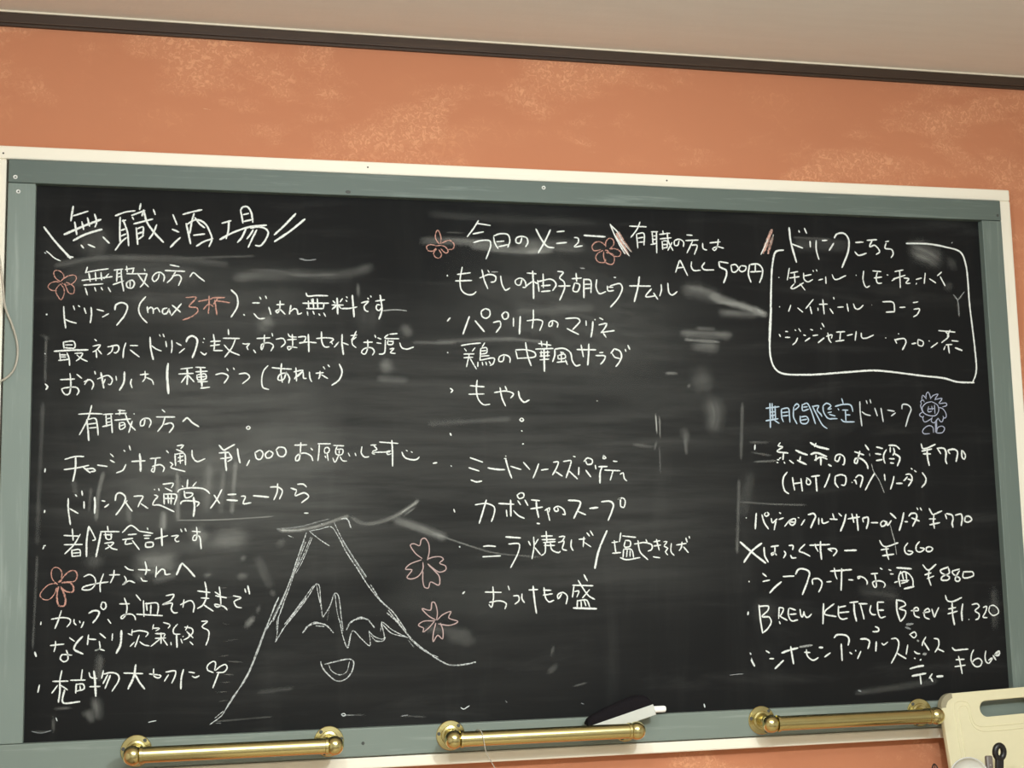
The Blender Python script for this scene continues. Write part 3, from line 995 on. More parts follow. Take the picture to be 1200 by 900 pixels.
("heading_everyone","white","""3.2:86.0,-643.7 95.0,-640.0 102.5,-645.2 104.3,-654.7 97.0,-663.8 83.9,-663.5 85.4,-660.2 101.8,-655.5 124.1,-652.6;
3.2:116.5,-639.6 111.7,-654.8 112.0,-668.5;
3.2:125.6,-641.5 142.2,-641.5;
3.2:133.0,-634.0 132.3,-643.4 127.5,-654.3;
3.2:148.9,-643.7 152.4,-650.6 146.6,-658.2 156.5,-651.6 165.8,-655.2;
3.3:149.5,-628.3 156.3,-633.6 163.3,-634.6;
3.3:170.5,-633.9 189.8,-635.2;
3.3:181.3,-621.2 183.9,-634.2 181.9,-642.4;
3.3:174.9,-646.9 178.3,-652.1 185.0,-652.8;
3.3:199.5,-629.3 199.1,-637.9 198.1,-646.9;
3.3:198.7,-643.1 208.4,-633.8 212.6,-636.5 213.5,-642.6 221.6,-641.9;
4.9:231.3,-643.5 238.8,-625.8;
4.1:239.6,-624.6 249.0,-633.8 260.7,-647.6"""),
("line_cups","white","""3.2:22.0,-713.3 21.6,-718.0;
3.2:37.4,-709.6 56.8,-707.6 66.7,-711.3 66.0,-717.1 61.2,-722.6;
3.2:52.6,-696.5 48.0,-712.4 43.3,-724.4;
3.2:72.4,-710.6 72.5,-716.5 75.9,-720.0;
3.2:80.6,-713.4 81.9,-716.8;
3.2:87.2,-715.2 84.9,-721.9 83.3,-724.4;
3.9:94.7,-701.9 102.5,-697.9 110.8,-699.9 107.7,-709.1 101.2,-717.3;
3.2:114.7,-685.5 113.2,-692.3 117.4,-696.6 121.4,-692.5 119.7,-685.7 114.7,-684.7;
3.2:124.2,-712.1 129.3,-719.0;
3.2:142.1,-688.3 157.9,-688.4;
3.2:149.4,-678.8 153.8,-691.7 152.3,-705.3 146.6,-711.9 144.4,-710.1 149.0,-706.0 162.3,-705.5 166.5,-709.9 167.4,-714.5;
3.2:167.7,-674.1 175.3,-683.7;
3.2:179.5,-683.8 180.7,-709.5;
3.2:183.8,-687.4 185.6,-700.2;
3.3:182.1,-689.0 201.4,-688.7 203.1,-694.7 201.6,-706.7;
3.2:191.3,-691.0 191.0,-705.5;
3.3:168.9,-705.4 210.0,-708.9;
3.3:214.7,-677.0 227.4,-675.6 223.2,-684.1 209.8,-691.1 225.0,-689.3 223.4,-698.7 227.7,-704.8 233.6,-704.6;
3.3:243.5,-683.8 241.9,-696.6;
3.3:237.7,-692.2 254.6,-685.8 259.7,-692.8 258.5,-704.8;
4.0:276.5,-656.1 279.1,-669.1 279.2,-681.2;
3.3:264.7,-670.5 285.1,-673.6;
3.3:270.7,-681.9 283.5,-683.1;
3.3:279.2,-683.0 273.3,-694.0 264.9,-699.0;
3.3:275.0,-693.2 290.5,-704.0;
3.3:299.6,-664.4 301.4,-678.3 301.5,-695.7 295.6,-697.2 292.5,-692.8 308.4,-697.6 312.7,-702.9;
3.3:292.8,-672.9 300.6,-678.3;
3.3:293.7,-679.0 311.8,-682.9;
3.3:322.1,-679.7 335.0,-683.5 323.8,-689.3 328.2,-698.1 335.9,-699.7;
3.3:341.0,-668.9 342.8,-675.0;
4.2:345.7,-663.8 348.8,-677.8"""),
("line_over","white","""3.9:13.4,-759.9 15.9,-767.5;
3.2:36.6,-751.0 57.7,-749.3;
3.2:44.6,-744.2 44.7,-752.6 42.5,-760.9;
3.2:61.1,-759.0 63.7,-765.8 63.8,-774.1 58.2,-777.3 52.4,-772.1 54.7,-766.3 70.2,-767.2;
3.2:65.6,-739.5 73.6,-745.5;
4.2:86.0,-738.0 75.6,-750.2 73.3,-757.7 87.3,-766.1;
3.2:95.0,-735.7 93.6,-751.7;
3.2:94.3,-742.4 106.6,-743.7;
3.2:112.2,-734.2 121.4,-742.0;
3.2:111.6,-746.4 112.6,-758.2 105.3,-761.3 111.8,-759.0 120.1,-761.8;
3.2:132.0,-735.2 131.4,-746.2;
4.8:145.7,-730.5 144.7,-752.5 138.3,-766.7;
3.1:162.6,-729.4 161.9,-737.8;
3.1:156.0,-735.9 162.7,-738.7;
3.1:162.7,-733.6 174.3,-731.8 187.7,-736.1 183.6,-741.9;
3.1:173.6,-739.0 167.1,-757.5;
3.1:174.5,-749.3 181.2,-754.6 189.6,-756.5;
3.1:159.6,-756.4 166.2,-749.8;
3.1:195.9,-722.7 194.3,-730.3;
3.1:194.3,-728.6 205.2,-729.0 199.4,-733.0;
3.1:211.0,-719.7 221.9,-724.3 218.6,-729.4;
3.1:198.6,-737.3 213.7,-737.7;
3.1:214.5,-738.6 212.1,-742.8;
3.1:207.8,-735.9 208.0,-753.7;
3.1:206.2,-746.0 192.1,-757.5;
3.1:210.4,-745.3 218.1,-756.6;
3.1:198.7,-744.9 215.4,-744.6;
3.1:223.4,-751.7 224.0,-756.5;
3.1:233.7,-723.0 227.1,-731.3 228.0,-738.2 238.1,-739.4;
4.1:232.2,-740.0 233.2,-760.5;
3.1:239.0,-747.1 241.6,-754.0;
3.1:243.2,-742.9 241.9,-743.8;
3.1:244.8,-728.4 255.8,-730.5 258.4,-735.7 250.0,-745.7 243.3,-748.9;
3.1:249.8,-726.0 246.5,-733.6;
3.1:248.2,-735.4 258.5,-746.0;
3.1:252.5,-739.0 251.7,-742.4;
3.1:253.4,-751.8 258.5,-757.1;
3.1:271.8,-719.8 281.2,-720.1 272.7,-728.4 283.0,-735.6 283.1,-746.8 278.9,-758.6"""),
("line_plants","white","""3.1:21.7,-811.7 19.6,-823.5;
3.2:41.3,-807.2 65.3,-807.6;
3.2:55.2,-790.5 52.3,-806.2;
3.9:52.3,-807.9 52.9,-822.9 51.0,-840.2;
3.1:49.2,-813.6 40.5,-825.7;
3.2:54.0,-813.8 64.7,-821.4;
3.2:68.5,-806.5 91.3,-806.9;
3.2:86.4,-790.0 84.8,-806.7;
3.2:77.6,-812.2 77.0,-827.2;
3.2:77.6,-813.1 88.2,-813.5 89.9,-820.2 78.6,-823.9;
3.2:83.3,-815.8 84.2,-821.7;
3.9:59.9,-820.7 57.8,-840.5 83.8,-840.4;
3.2:96.8,-795.4 99.4,-803.0 109.3,-805.1;
4.8:104.2,-793.2 106.0,-806.6 107.8,-833.1;
3.2:98.0,-817.7 114.4,-817.8;
3.2:118.9,-792.9 116.2,-805.4;
3.2:119.0,-798.8 130.5,-796.7 140.4,-799.6 143.5,-806.4 132.6,-826.4;
3.7:125.6,-799.8 118.4,-813.8;
3.7:129.7,-800.8 121.8,-821.5;
3.2:150.3,-798.2 180.2,-800.2;
4.8:168.7,-785.4 166.1,-803.9 157.3,-823.7;
4.0:167.7,-800.6 175.3,-814.4 183.4,-824.8;
3.2:196.7,-793.2 197.7,-805.1 205.2,-807.9 208.5,-804.7 190.1,-801.1;
3.2:216.0,-799.0 231.1,-798.2 230.3,-806.3 225.4,-817.1;
3.2:220.2,-803.4 213.7,-813.8;
3.8:243.7,-795.8 240.4,-810.1 239.8,-827.0;
3.3:252.1,-800.4 261.4,-802.1;
3.3:257.3,-807.0 262.3,-809.6 268.7,-806.9;
3.0:291.1,-802.7 281.7,-798.0 281.7,-791.2 291.0,-784.7 294.4,-786.6 293.1,-799.3;
3.0:294.5,-799.4 302.9,-792.8 310.6,-790.6 313.2,-795.8 308.1,-802.4 296.2,-802.8;
3.3:299.6,-803.0 296.2,-812.2 290.4,-827.3"""),
("heading_menu","white","""3.7:746.4,-32.0 737.2,-46.6 725.3,-62.4;
3.7:742.5,-37.4 767.7,-40.4;
3.7:735.7,-56.9 755.1,-52.4;
3.7:736.7,-72.3 752.2,-68.0 766.4,-68.8 767.5,-76.5 758.7,-101.7;
3.7:773.0,-60.9 775.3,-72.4 780.8,-82.0;
3.7:773.0,-59.6 783.4,-55.3 799.0,-56.1 802.6,-66.4 798.5,-79.4;
3.7:778.0,-69.7 792.2,-68.0;
3.7:781.6,-78.6 799.9,-74.2;
3.8:824.9,-60.4 820.7,-71.0 814.3,-69.9 814.4,-62.1 823.6,-58.4 834.0,-61.4 835.1,-70.5 831.0,-77.1;
4.4:877.7,-44.4 868.0,-64.2 854.3,-87.5;
4.4:850.9,-44.0 860.2,-61.9 871.6,-75.8 883.4,-77.3;
3.8:889.5,-47.9 903.5,-46.1;
3.8:888.1,-69.3 907.5,-66.9;
3.8:921.8,-57.3 928.9,-58.3 928.7,-66.2 921.3,-74.3 936.5,-72.0;
4.8:939.7,-52.7 979.8,-54.0"""),
("heading_price","white","""3.5:1046.9,-24.0 1041.0,-37.5 1028.3,-53.8;
3.6:1026.3,-32.7 1058.9,-32.9;
3.5:1039.4,-46.8 1041.1,-73.2;
3.6:1040.7,-46.7 1053.0,-45.0 1053.0,-67.5;
3.5:1041.8,-54.7 1052.7,-52.4;
3.5:1042.3,-62.6 1052.4,-60.9;
3.6:1067.5,-41.9 1080.4,-41.4;
3.6:1069.4,-43.1 1070.5,-64.3;
3.6:1077.6,-42.1 1077.0,-81.3;
3.6:1070.5,-49.7 1077.4,-49.0;
3.6:1070.3,-56.4 1077.1,-55.4;
3.6:1065.8,-65.8 1078.2,-62.8;
3.6:1090.0,-39.0 1091.1,-46.4;
3.6:1082.9,-46.1 1103.6,-43.3;
3.6:1084.0,-54.6 1106.0,-51.8;
3.6:1087.9,-58.5 1088.7,-74.4;
3.6:1089.3,-58.4 1097.5,-58.2 1097.0,-71.5;
3.6:1089.1,-65.1 1097.3,-64.3;
3.6:1088.8,-71.7 1097.6,-70.1;
3.6:1098.1,-42.2 1100.2,-59.4 1108.4,-75.6;
3.6:1107.0,-60.5 1098.2,-75.9;
3.6:1120.9,-56.1 1117.8,-65.5 1112.3,-65.7 1111.8,-57.7 1121.0,-53.9 1129.1,-58.5 1128.7,-67.8;
3.6:1135.9,-45.4 1147.0,-45.9;
3.6:1133.3,-56.2 1158.2,-54.3;
3.6:1147.1,-56.6 1135.1,-79.6;
3.6:1142.6,-64.7 1155.1,-64.3 1149.4,-81.8;
3.6:1166.3,-59.9 1167.3,-70.6 1174.1,-72.5;
3.6:1180.2,-59.0 1201.2,-56.2;
3.6:1197.2,-51.5 1195.3,-63.0 1189.3,-73.1 1185.3,-70.1 1193.8,-65.8 1207.1,-68.0;
3.7:1120.3,-93.3 1111.7,-116.1;
3.7:1121.4,-93.3 1134.8,-121.6;
3.7:1114.8,-108.1 1128.6,-105.8;
3.7:1143.3,-95.3 1142.4,-104.6 1146.2,-111.2 1160.0,-110.8;
3.8:1169.0,-95.9 1163.1,-104.9 1167.0,-109.3 1186.4,-109.5;
4.3:1196.8,-93.8 1197.8,-103.1 1210.0,-109.4 1210.5,-117.4 1204.2,-133.6;
3.8:1198.2,-93.7 1214.8,-95.9;
3.8:1220.2,-99.8 1228.7,-98.2 1234.0,-104.8 1229.5,-111.6 1222.5,-112.3 1219.7,-99.8;
3.8:1239.8,-100.0 1235.3,-106.1 1239.3,-111.3 1247.8,-108.4 1249.5,-101.6 1239.8,-100.0;
4.3:1256.7,-97.4 1253.6,-116.3 1258.0,-130.9;
4.3:1258.2,-97.4 1273.7,-96.4 1281.7,-104.8 1280.5,-118.2 1274.8,-131.3;
3.8:1268.0,-97.1 1267.4,-110.5;
3.8:1257.5,-111.3 1280.1,-109.7"""),
("item_namul","white","""7.0:688.0,-133.4 689.0,-133.6;
3.7:715.4,-117.3 711.2,-140.9 713.5,-158.7 723.5,-166.1 733.7,-165.8 739.7,-160.6;
3.7:706.3,-130.8 730.1,-127.1;
3.7:702.8,-142.4 732.4,-140.9;
3.7:750.7,-120.7 754.7,-139.8 760.8,-155.0;
3.7:746.3,-136.2 763.9,-129.3 775.4,-132.8 773.9,-141.3 766.2,-143.3;
3.7:761.4,-121.7 763.9,-125.5;
3.1~:767.8,-124.6 779.4,-124.3;
3.7:784.4,-131.3 786.7,-146.7 792.9,-156.8 800.7,-152.7;
3.7:823.1,-136.7 819.0,-147.1 812.5,-146.0 810.6,-139.6 819.3,-134.3 828.3,-139.2 829.3,-150.7 824.1,-150.9;
3.7:832.5,-124.9 849.4,-125.7;
4.5:843.0,-120.7 843.7,-145.2 843.6,-171.0;
3.7:841.3,-140.1 829.3,-149.5;
3.7:845.2,-140.0 852.9,-145.0;
3.7:851.8,-137.3 853.9,-157.9;
3.8:853.0,-139.8 878.0,-135.3 885.6,-144.2 878.7,-156.0;
3.7:862.0,-125.4 861.9,-151.2;
3.8:858.0,-147.5 875.1,-145.7;
3.7:857.8,-157.8 874.8,-156.1;
3.8:888.9,-120.3 899.4,-121.8 892.5,-132.4 900.2,-138.6 901.3,-149.0 891.4,-173.0;
3.8:889.5,-147.2 911.9,-146.1;
3.8:923.1,-122.5 924.0,-138.0;
3.8:914.9,-133.1 933.4,-131.3;
3.8:919.9,-140.7 916.9,-155.1 924.8,-156.2 929.1,-143.1 919.9,-140.7;
4.2:937.4,-132.5 936.4,-167.6;
3.8:937.4,-133.8 949.3,-134.8 949.9,-158.2;
3.8:938.4,-142.9 949.0,-142.1;
3.8:938.2,-150.7 948.8,-149.1;
3.8:961.3,-133.2 960.0,-148.8 965.8,-159.1 977.9,-154.9;
3.8:980.9,-144.4 982.0,-153.5 992.7,-152.5;
3.8:983.0,-146.5 991.6,-146.8;
3.8:993.5,-128.4 997.5,-128.8;
3.8:986.3,-144.3 1005.2,-139.9 1008.9,-147.6 1001.7,-164.8 985.6,-183.4;
3.8:1022.5,-143.4 1063.0,-142.9;
4.6:1042.0,-125.8 1038.6,-145.6 1030.9,-172.5;
3.8:1064.2,-147.6 1052.9,-162.3 1071.9,-160.6;
3.8:1068.0,-155.4 1075.7,-167.0;
3.9:1083.0,-139.3 1083.2,-149.8 1079.5,-160.9;
3.9:1095.9,-136.3 1097.9,-154.7 1103.3,-158.5 1113.6,-151.7;
3.8~:931.3,-113.1 939.3,-113.7"""),
("item_paprika","white","""4.5:692.4,-208.5 687.2,-214.4;
4.2:726.6,-205.3 714.7,-237.1;
4.3:736.7,-212.7 752.9,-231.9;
3.7:755.0,-190.8 748.5,-196.0 749.6,-204.9 757.2,-208.0 763.7,-202.1 762.6,-193.2 755.0,-190.8;
3.7:769.3,-215.4 781.4,-213.2 782.5,-220.8 774.1,-233.1;
3.7:790.8,-195.7 785.5,-201.6 789.2,-209.2 795.7,-206.5 796.4,-198.1 790.8,-195.7;
3.7:806.0,-206.3 805.7,-221.6;
4.6:818.5,-203.5 816.2,-235.4;
3.7:830.5,-211.0 851.3,-208.8 859.0,-211.7 853.4,-228.4;
3.7:842.6,-191.0 842.2,-206.9 839.7,-224.8;
3.7:877.3,-211.4 875.8,-219.1 870.5,-220.5 872.0,-212.7 879.9,-210.0 886.9,-215.0 885.6,-222.0;
3.8:901.0,-205.8 923.4,-204.8 928.0,-209.1 913.6,-226.1;
3.7:903.1,-223.7 913.5,-228.7 925.2,-234.1;
3.8:939.1,-208.9 939.4,-217.9;
4.4:951.8,-210.0 950.6,-222.9 947.5,-238.9;
3.8:964.4,-203.2 971.0,-206.5;
3.8:962.7,-216.2 977.4,-213.4 973.1,-222.5 966.3,-230.4;
3.8:966.3,-229.8 991.7,-226.0;
3.8:970.2,-230.3 975.8,-238.5;
3.8:955.6,-206.0 956.6,-207.3"""),
("item_chicken","white","""4.8:686.6,-270.0 687.6,-270.0;
3.3:711.0,-257.3 728.3,-254.1 746.1,-252.3;
3.3:716.8,-262.3 720.5,-267.3;
3.3:735.8,-260.8 730.6,-267.1;
3.3:715.3,-272.4 734.3,-271.6;
3.3:725.4,-272.2 720.0,-294.9;
3.3:726.6,-279.8 737.6,-298.5;
3.3:715.2,-278.7 731.7,-277.7;
3.3:753.3,-251.7 748.5,-259.3;
3.3:745.9,-261.9 744.3,-283.3;
3.3:745.9,-261.9 756.2,-260.5 756.5,-269.3 747.0,-271.9;
3.3:747.1,-266.4 755.5,-265.5;
3.3:745.2,-275.8 761.0,-274.3;
3.3:745.0,-282.6 769.8,-279.2 767.1,-289.3 761.9,-291.9;
3.3:740.4,-285.9 740.2,-294.7;
3.3:748.0,-285.8 749.2,-292.1;
3.3:754.4,-285.7 756.1,-291.5;
3.3:760.3,-284.4 763.2,-289.4;
3.4:787.8,-273.9 785.1,-284.1 778.1,-284.2 778.8,-276.6 789.1,-272.6 798.0,-277.6 797.8,-286.4;
3.4:808.6,-264.8 812.1,-279.9;
3.4:808.6,-263.5 827.9,-263.2 843.3,-268.1 844.5,-274.5 812.1,-278.7;
4.0:827.0,-250.0 830.3,-273.4 836.3,-291.6;
3.4:850.2,-251.5 873.6,-254.4;
3.4:855.5,-247.0 856.6,-256.5;
3.4:865.9,-247.4 865.6,-258.9;
3.4:844.8,-261.7 877.3,-260.0;
3.4:852.4,-268.0 870.6,-266.5;
3.4:852.3,-274.3 870.5,-272.8;
3.4:852.1,-280.7 869.0,-279.2;
3.4:855.1,-264.1 854.8,-275.6;
3.4:866.8,-264.0 866.5,-275.4;
4.6:860.4,-260.2 860.1,-301.4;
4.0:879.9,-261.2 879.6,-272.7 875.4,-284.2;
4.0:879.9,-261.2 896.9,-259.7 908.5,-267.2 912.0,-282.5 918.3,-290.6 926.2,-288.7;
3.4:890.2,-266.2 896.7,-267.4;
3.4:886.1,-272.6 897.9,-269.9 899.1,-276.3 885.9,-279.0;
3.4:891.5,-267.5 891.8,-284.0;
3.4:883.2,-284.9 901.5,-282.6;
3.4:899.0,-280.1 902.6,-289.0;
3.4:885.3,-272.6 885.9,-279.0;
3.8:920.5,-261.4 956.0,-261.4;
3.7:928.6,-252.8 932.4,-274.6;
4.5:943.1,-250.8 942.1,-269.3 939.9,-289.3;
3.8:962.5,-266.5 969.1,-265.9;
3.8:955.2,-271.7 972.9,-272.8 970.0,-280.5 963.7,-287.5;
3.8:990.6,-258.4 983.7,-267.5;
4.3:990.6,-258.9 1001.1,-263.4 1003.5,-272.4 999.1,-282.7 992.2,-291.3;
3.8:986.3,-267.4 990.1,-273.8 1000.6,-276.8;
3.8:1010.6,-259.4 1012.3,-263.7;
3.8:1016.1,-252.3 1019.4,-260.0"""),
("item_sprouts","white","""4.2:690.4,-332.7 694.6,-336.4 691.5,-340.1;
3.6:738.5,-317.8 736.9,-337.3 740.4,-352.3 749.1,-361.0 760.5,-360.2;
3.6:725.7,-327.9 751.0,-329.7;
3.6:722.9,-342.9 750.8,-342.2;
3.6:779.0,-330.7 782.4,-349.5 788.5,-363.3;
3.7:768.6,-339.6 790.3,-336.9 803.0,-341.9 797.7,-349.4;
3.7:788.0,-328.1 791.6,-335.7;
4.3:812.1,-336.8 814.4,-348.1 821.9,-356.3 831.5,-352.2;
3.6:816.9,-384.0 813.5,-387.5 816.8,-390.2 820.4,-387.5 816.9,-384.0;
4.6:816.1,-406.5 817.4,-407.5;
4.5:816.9,-430.0 819.4,-429.5;
4.2:689.1,-410.8 690.8,-414.5;
3.1:954.8,-353.0 955.9,-353.3"""),
("item_pasta","white","""3.6:723.5,-453.6 745.9,-461.5;
3.6:720.6,-470.8 739.3,-476.8;
3.6:724.0,-492.2 734.0,-495.5 743.5,-494.1;
4.2:754.6,-471.4 769.6,-474.0 784.8,-474.6;
3.9:786.5,-456.2 791.2,-474.1 796.7,-489.5;
3.6:795.1,-468.7 814.0,-474.7;
3.6:818.2,-461.8 829.4,-474.8;
3.6:845.7,-464.4 840.8,-476.9 834.9,-489.7;
3.6:849.8,-475.7 862.7,-474.0;
3.7:872.0,-462.1 881.1,-461.6 875.5,-475.8 870.1,-484.5;
3.7:875.5,-478.3 888.1,-486.6;
3.7:890.1,-460.9 904.4,-459.7 902.9,-467.2 894.5,-489.6;
3.7:900.0,-477.2 915.2,-491.8;
3.7:908.5,-451.7 912.4,-452.7;
3.7:918.4,-471.0 917.4,-484.8;
3.7:930.7,-476.1 940.0,-488.7;
3.6:786.1,-450.8 787.6,-451.3;
3.6:784.0,-455.5 788.3,-455.3;
3.7:927.8,-461.0 934.5,-454.8 943.5,-458.6 942.0,-464.9 934.1,-466.1 930.4,-458.5;
3.7:948.4,-467.4 949.5,-474.4;
3.7:954.3,-470.4 970.6,-470.0;
4.3:961.4,-470.0 957.2,-480.0 956.1,-499.6;
3.7:963.4,-449.8 968.5,-454.9 963.2,-456.1 964.7,-449.8;
3.7:981.4,-460.5 989.3,-461.3;
3.7:965.2,-476.3 994.0,-477.7;
3.7:980.9,-477.6 975.1,-494.7;
3.7:993.8,-484.0 999.2,-481.5 1001.4,-491.6 1006.0,-495.9"""),
("item_soup","white","""3.5:693.2,-542.0 695.1,-547.4;
3.6:730.7,-535.1 750.8,-532.9 764.5,-539.2 764.3,-550.2 759.0,-564.3;
4.0:750.9,-526.8 745.6,-542.7 737.6,-567.0;
3.6:772.2,-533.1 800.0,-534.7;
4.3:793.8,-527.2 793.7,-555.5;
3.6:785.9,-544.3 786.9,-555.9;
3.6:798.5,-545.7 807.1,-554.4 817.9,-559.5;
3.6:806.5,-528.6 811.4,-536.0;
3.6:819.2,-527.5 824.6,-537.4;
3.6:811.8,-515.1 805.9,-519.2 809.1,-524.9 816.8,-522.5 817.4,-516.3 811.8,-515.1;
3.6:830.6,-527.6 845.9,-529.0;
3.6:829.0,-543.1 850.8,-540.2;
4.1:839.5,-528.9 840.5,-543.8 843.4,-558.6;
3.6:854.4,-546.4 863.5,-541.5 862.1,-549.0;
3.6:858.4,-542.7 863.0,-563.8;
3.6:877.6,-541.7 878.8,-546.7 873.6,-547.9 871.2,-542.9 879.0,-539.2 889.1,-545.6 890.7,-553.8 886.3,-553.0;
4.4:897.3,-529.0 911.5,-529.7 919.2,-532.2 906.7,-560.7;
3.7:913.5,-548.3 928.9,-554.7;
4.5:839.8,-568.4 844.9,-569.0;
4.4:935.7,-543.6 951.4,-542.1;
4.5:957.7,-532.1 973.9,-531.6 979.5,-536.6 975.9,-550.3 968.9,-565.2;
3.7:988.4,-527.9 992.4,-526.7 993.2,-540.5 998.4,-542.6 1001.5,-530.6 997.7,-526.0 988.4,-528.4"""),
("item_noodles","white","""4.1:702.1,-605.8 703.1,-607.3;
3.4:743.9,-606.5 754.4,-605.7 765.7,-606.9;
3.4:742.1,-624.2 774.1,-623.1;
4.2:783.6,-590.9 810.1,-593.0;
3.4:788.4,-603.2 807.3,-603.5 805.7,-616.9 791.3,-643.9;
3.4:823.9,-598.9 827.5,-606.3;
3.4:841.7,-595.5 835.1,-605.2;
3.4:833.4,-591.7 833.8,-607.6 829.5,-629.6;
3.4:835.0,-610.1 844.9,-622.5;
3.5:846.9,-590.7 867.4,-590.5;
3.5:856.1,-582.2 856.9,-600.6;
3.5:848.1,-596.8 872.3,-596.5;
3.5:850.5,-601.8 872.2,-600.4;
3.5:851.6,-606.7 870.8,-607.0;
3.4:854.3,-600.6 852.6,-620.2 846.1,-623.8;
3.5:863.2,-602.0 865.5,-614.3 878.1,-619.5 880.7,-617.0;
3.5:878.8,-592.4 889.1,-591.8 883.7,-601.1;
3.5:877.3,-602.2 887.6,-599.9 884.7,-613.4 892.3,-616.0;
3.5:901.3,-597.7 900.2,-610.0 903.9,-616.7;
3.5:914.7,-597.2 926.4,-596.4;
3.5:923.9,-593.1 922.1,-610.4;
3.5:924.9,-603.0 936.3,-610.6;
3.5:929.3,-585.8 934.3,-592.0;
3.5:935.8,-582.6 940.8,-590.9;
4.9:966.5,-582.6 950.3,-617.1 942.1,-648.5;
3.5:979.0,-600.2 981.4,-621.4;
3.5:974.2,-603.9 986.0,-602.8;
3.5:974.9,-622.5 990.6,-621.5;
3.5:991.7,-586.7 988.6,-602.9;
3.5:994.1,-592.5 1019.0,-595.4;
3.5:999.1,-601.8 997.4,-611.7 1007.9,-610.7 1008.2,-601.9 999.1,-600.5;
3.5:996.0,-615.4 994.2,-630.3;
3.5:996.0,-615.4 1010.4,-616.9 1013.8,-630.7;
3.5:1002.5,-616.8 1000.8,-629.2;
3.5:1007.7,-618.1 1007.3,-629.3;
3.5:989.0,-630.2 999.3,-634.1 1025.6,-630.9;
3.5:1022.7,-600.9 1026.0,-620.9 1040.0,-634.9;
3.5:1015.9,-607.1 1037.1,-604.9 1048.8,-610.1 1047.2,-617.6 1040.5,-620.0;
3.5:1037.3,-599.2 1039.7,-604.2;
3.6:1051.6,-603.9 1063.6,-602.1;
3.6:1051.4,-611.4 1064.7,-609.6;
3.6:1057.1,-599.5 1061.7,-619.1;
3.5:1049.9,-630.1 1062.5,-632.1;
3.6:1070.2,-604.2 1076.8,-603.8 1071.2,-611.8 1077.7,-615.6 1073.0,-621.8 1077.3,-627.4;
3.6:1084.7,-607.0 1083.6,-622.0 1089.2,-628.4;
3.6:1093.9,-610.2 1112.7,-607.5;
3.6:1104.7,-604.8 1103.0,-614.8 1098.8,-620.3;
3.6:1107.1,-613.6 1116.0,-623.9;
3.6:1112.2,-597.9 1114.6,-605.5;
3.6:1118.5,-595.0 1119.2,-598.8"""),
("item_pickles","white","""3.5:710.2,-682.7 706.2,-686.2;
3.5:745.4,-684.2 774.1,-685.4;
3.5:759.3,-675.4 760.1,-693.5 756.1,-710.3 751.9,-705.4;
3.5:752.5,-701.8 772.5,-699.9 782.4,-705.0 779.7,-713.8;
3.5:786.1,-674.8 788.4,-682.2;
3.6:795.2,-692.0 804.0,-692.2 805.1,-699.5 797.4,-706.1;
3.6:810.4,-688.8 810.2,-697.2 814.6,-704.1;
3.6:822.6,-682.5 838.8,-682.2;
4.2:830.4,-675.9 832.3,-700.2 835.3,-722.6;
3.6:849.8,-678.8 851.9,-695.9 858.1,-703.8 867.0,-701.1;
3.6:848.4,-683.6 862.4,-684.0;
3.6:847.7,-692.1 864.8,-690.1;
3.6:881.3,-690.5 874.7,-698.9 873.6,-692.8 882.7,-688.1 890.9,-694.4 888.5,-708.5;
3.6:900.9,-676.3 938.1,-678.0;
3.6:903.4,-677.6 900.3,-697.1;
3.6:904.4,-687.4 912.1,-686.4 908.0,-697.3;
3.6:911.4,-668.0 918.7,-680.4 929.9,-695.4 940.5,-701.8;
3.6:931.5,-684.4 918.2,-698.8;
3.6:922.0,-658.4 928.1,-669.6;
3.6:909.1,-702.2 908.2,-715.6;
3.6:909.1,-703.4 925.8,-702.7 930.6,-713.8;
3.6:915.5,-703.6 916.0,-714.6;
3.6:920.7,-702.5 924.2,-712.4;
4.8:901.1,-715.4 943.4,-717.8"""),
("heading_here","white","""4.9:1339.1,-24.0 1341.2,-51.7 1350.6,-90.7;
4.0:1342.4,-55.7 1364.9,-63.1;
4.0:1358.1,-29.3 1359.9,-33.4;
4.0:1369.8,-24.8 1374.2,-34.8;
4.0:1380.0,-49.1 1380.3,-60.8;
4.0:1392.5,-47.3 1392.0,-66.4 1396.3,-84.0;
4.1:1404.6,-47.4 1414.8,-46.6;
4.7:1428.1,-51.6 1418.0,-66.1;
4.9:1429.5,-42.0 1435.8,-33.6 1450.4,-32.2 1458.6,-42.4 1457.3,-64.4 1442.3,-98.2;
4.1:1472.8,-48.8 1489.0,-47.5;
4.1:1470.3,-66.7 1477.2,-73.4 1494.2,-68.8;
4.1:1496.6,-43.9 1517.3,-41.9;
4.1:1507.4,-43.6 1501.7,-56.2 1512.2,-53.1 1521.7,-65.2 1514.0,-70.9;
4.1:1534.7,-45.5 1542.2,-43.8;
4.1:1536.1,-48.2 1533.1,-57.9 1547.1,-60.3 1549.6,-68.5 1544.7,-76.1"""),
("drink_box","white","""4.8:1326.1,-67.9 1310.3,-71.6 1301.8,-98.8 1297.6,-139.3 1294.1,-187.5 1291.1,-214.2 1289.5,-235.5 1288.7,-240.8;
4.8:1295.7,-176.8 1292.9,-211.5 1289.5,-246.1 1290.0,-269.9 1296.6,-289.7 1308.8,-299.3 1362.3,-302.2 1436.8,-296.9 1494.8,-292.8 1523.8,-294.4 1567.4,-298.8 1593.7,-301.8 1640.8,-306.2 1667.2,-312.8 1703.0,-313.8;
4.5:1577.6,-47.4 1622.5,-46.8 1658.2,-51.3 1692.3,-61.4 1701.3,-84.8 1703.5,-118.2 1703.7,-157.1 1706.4,-204.0 1709.1,-250.8 1709.3,-289.2 1705.3,-302.9 1700.1,-312.5"""),
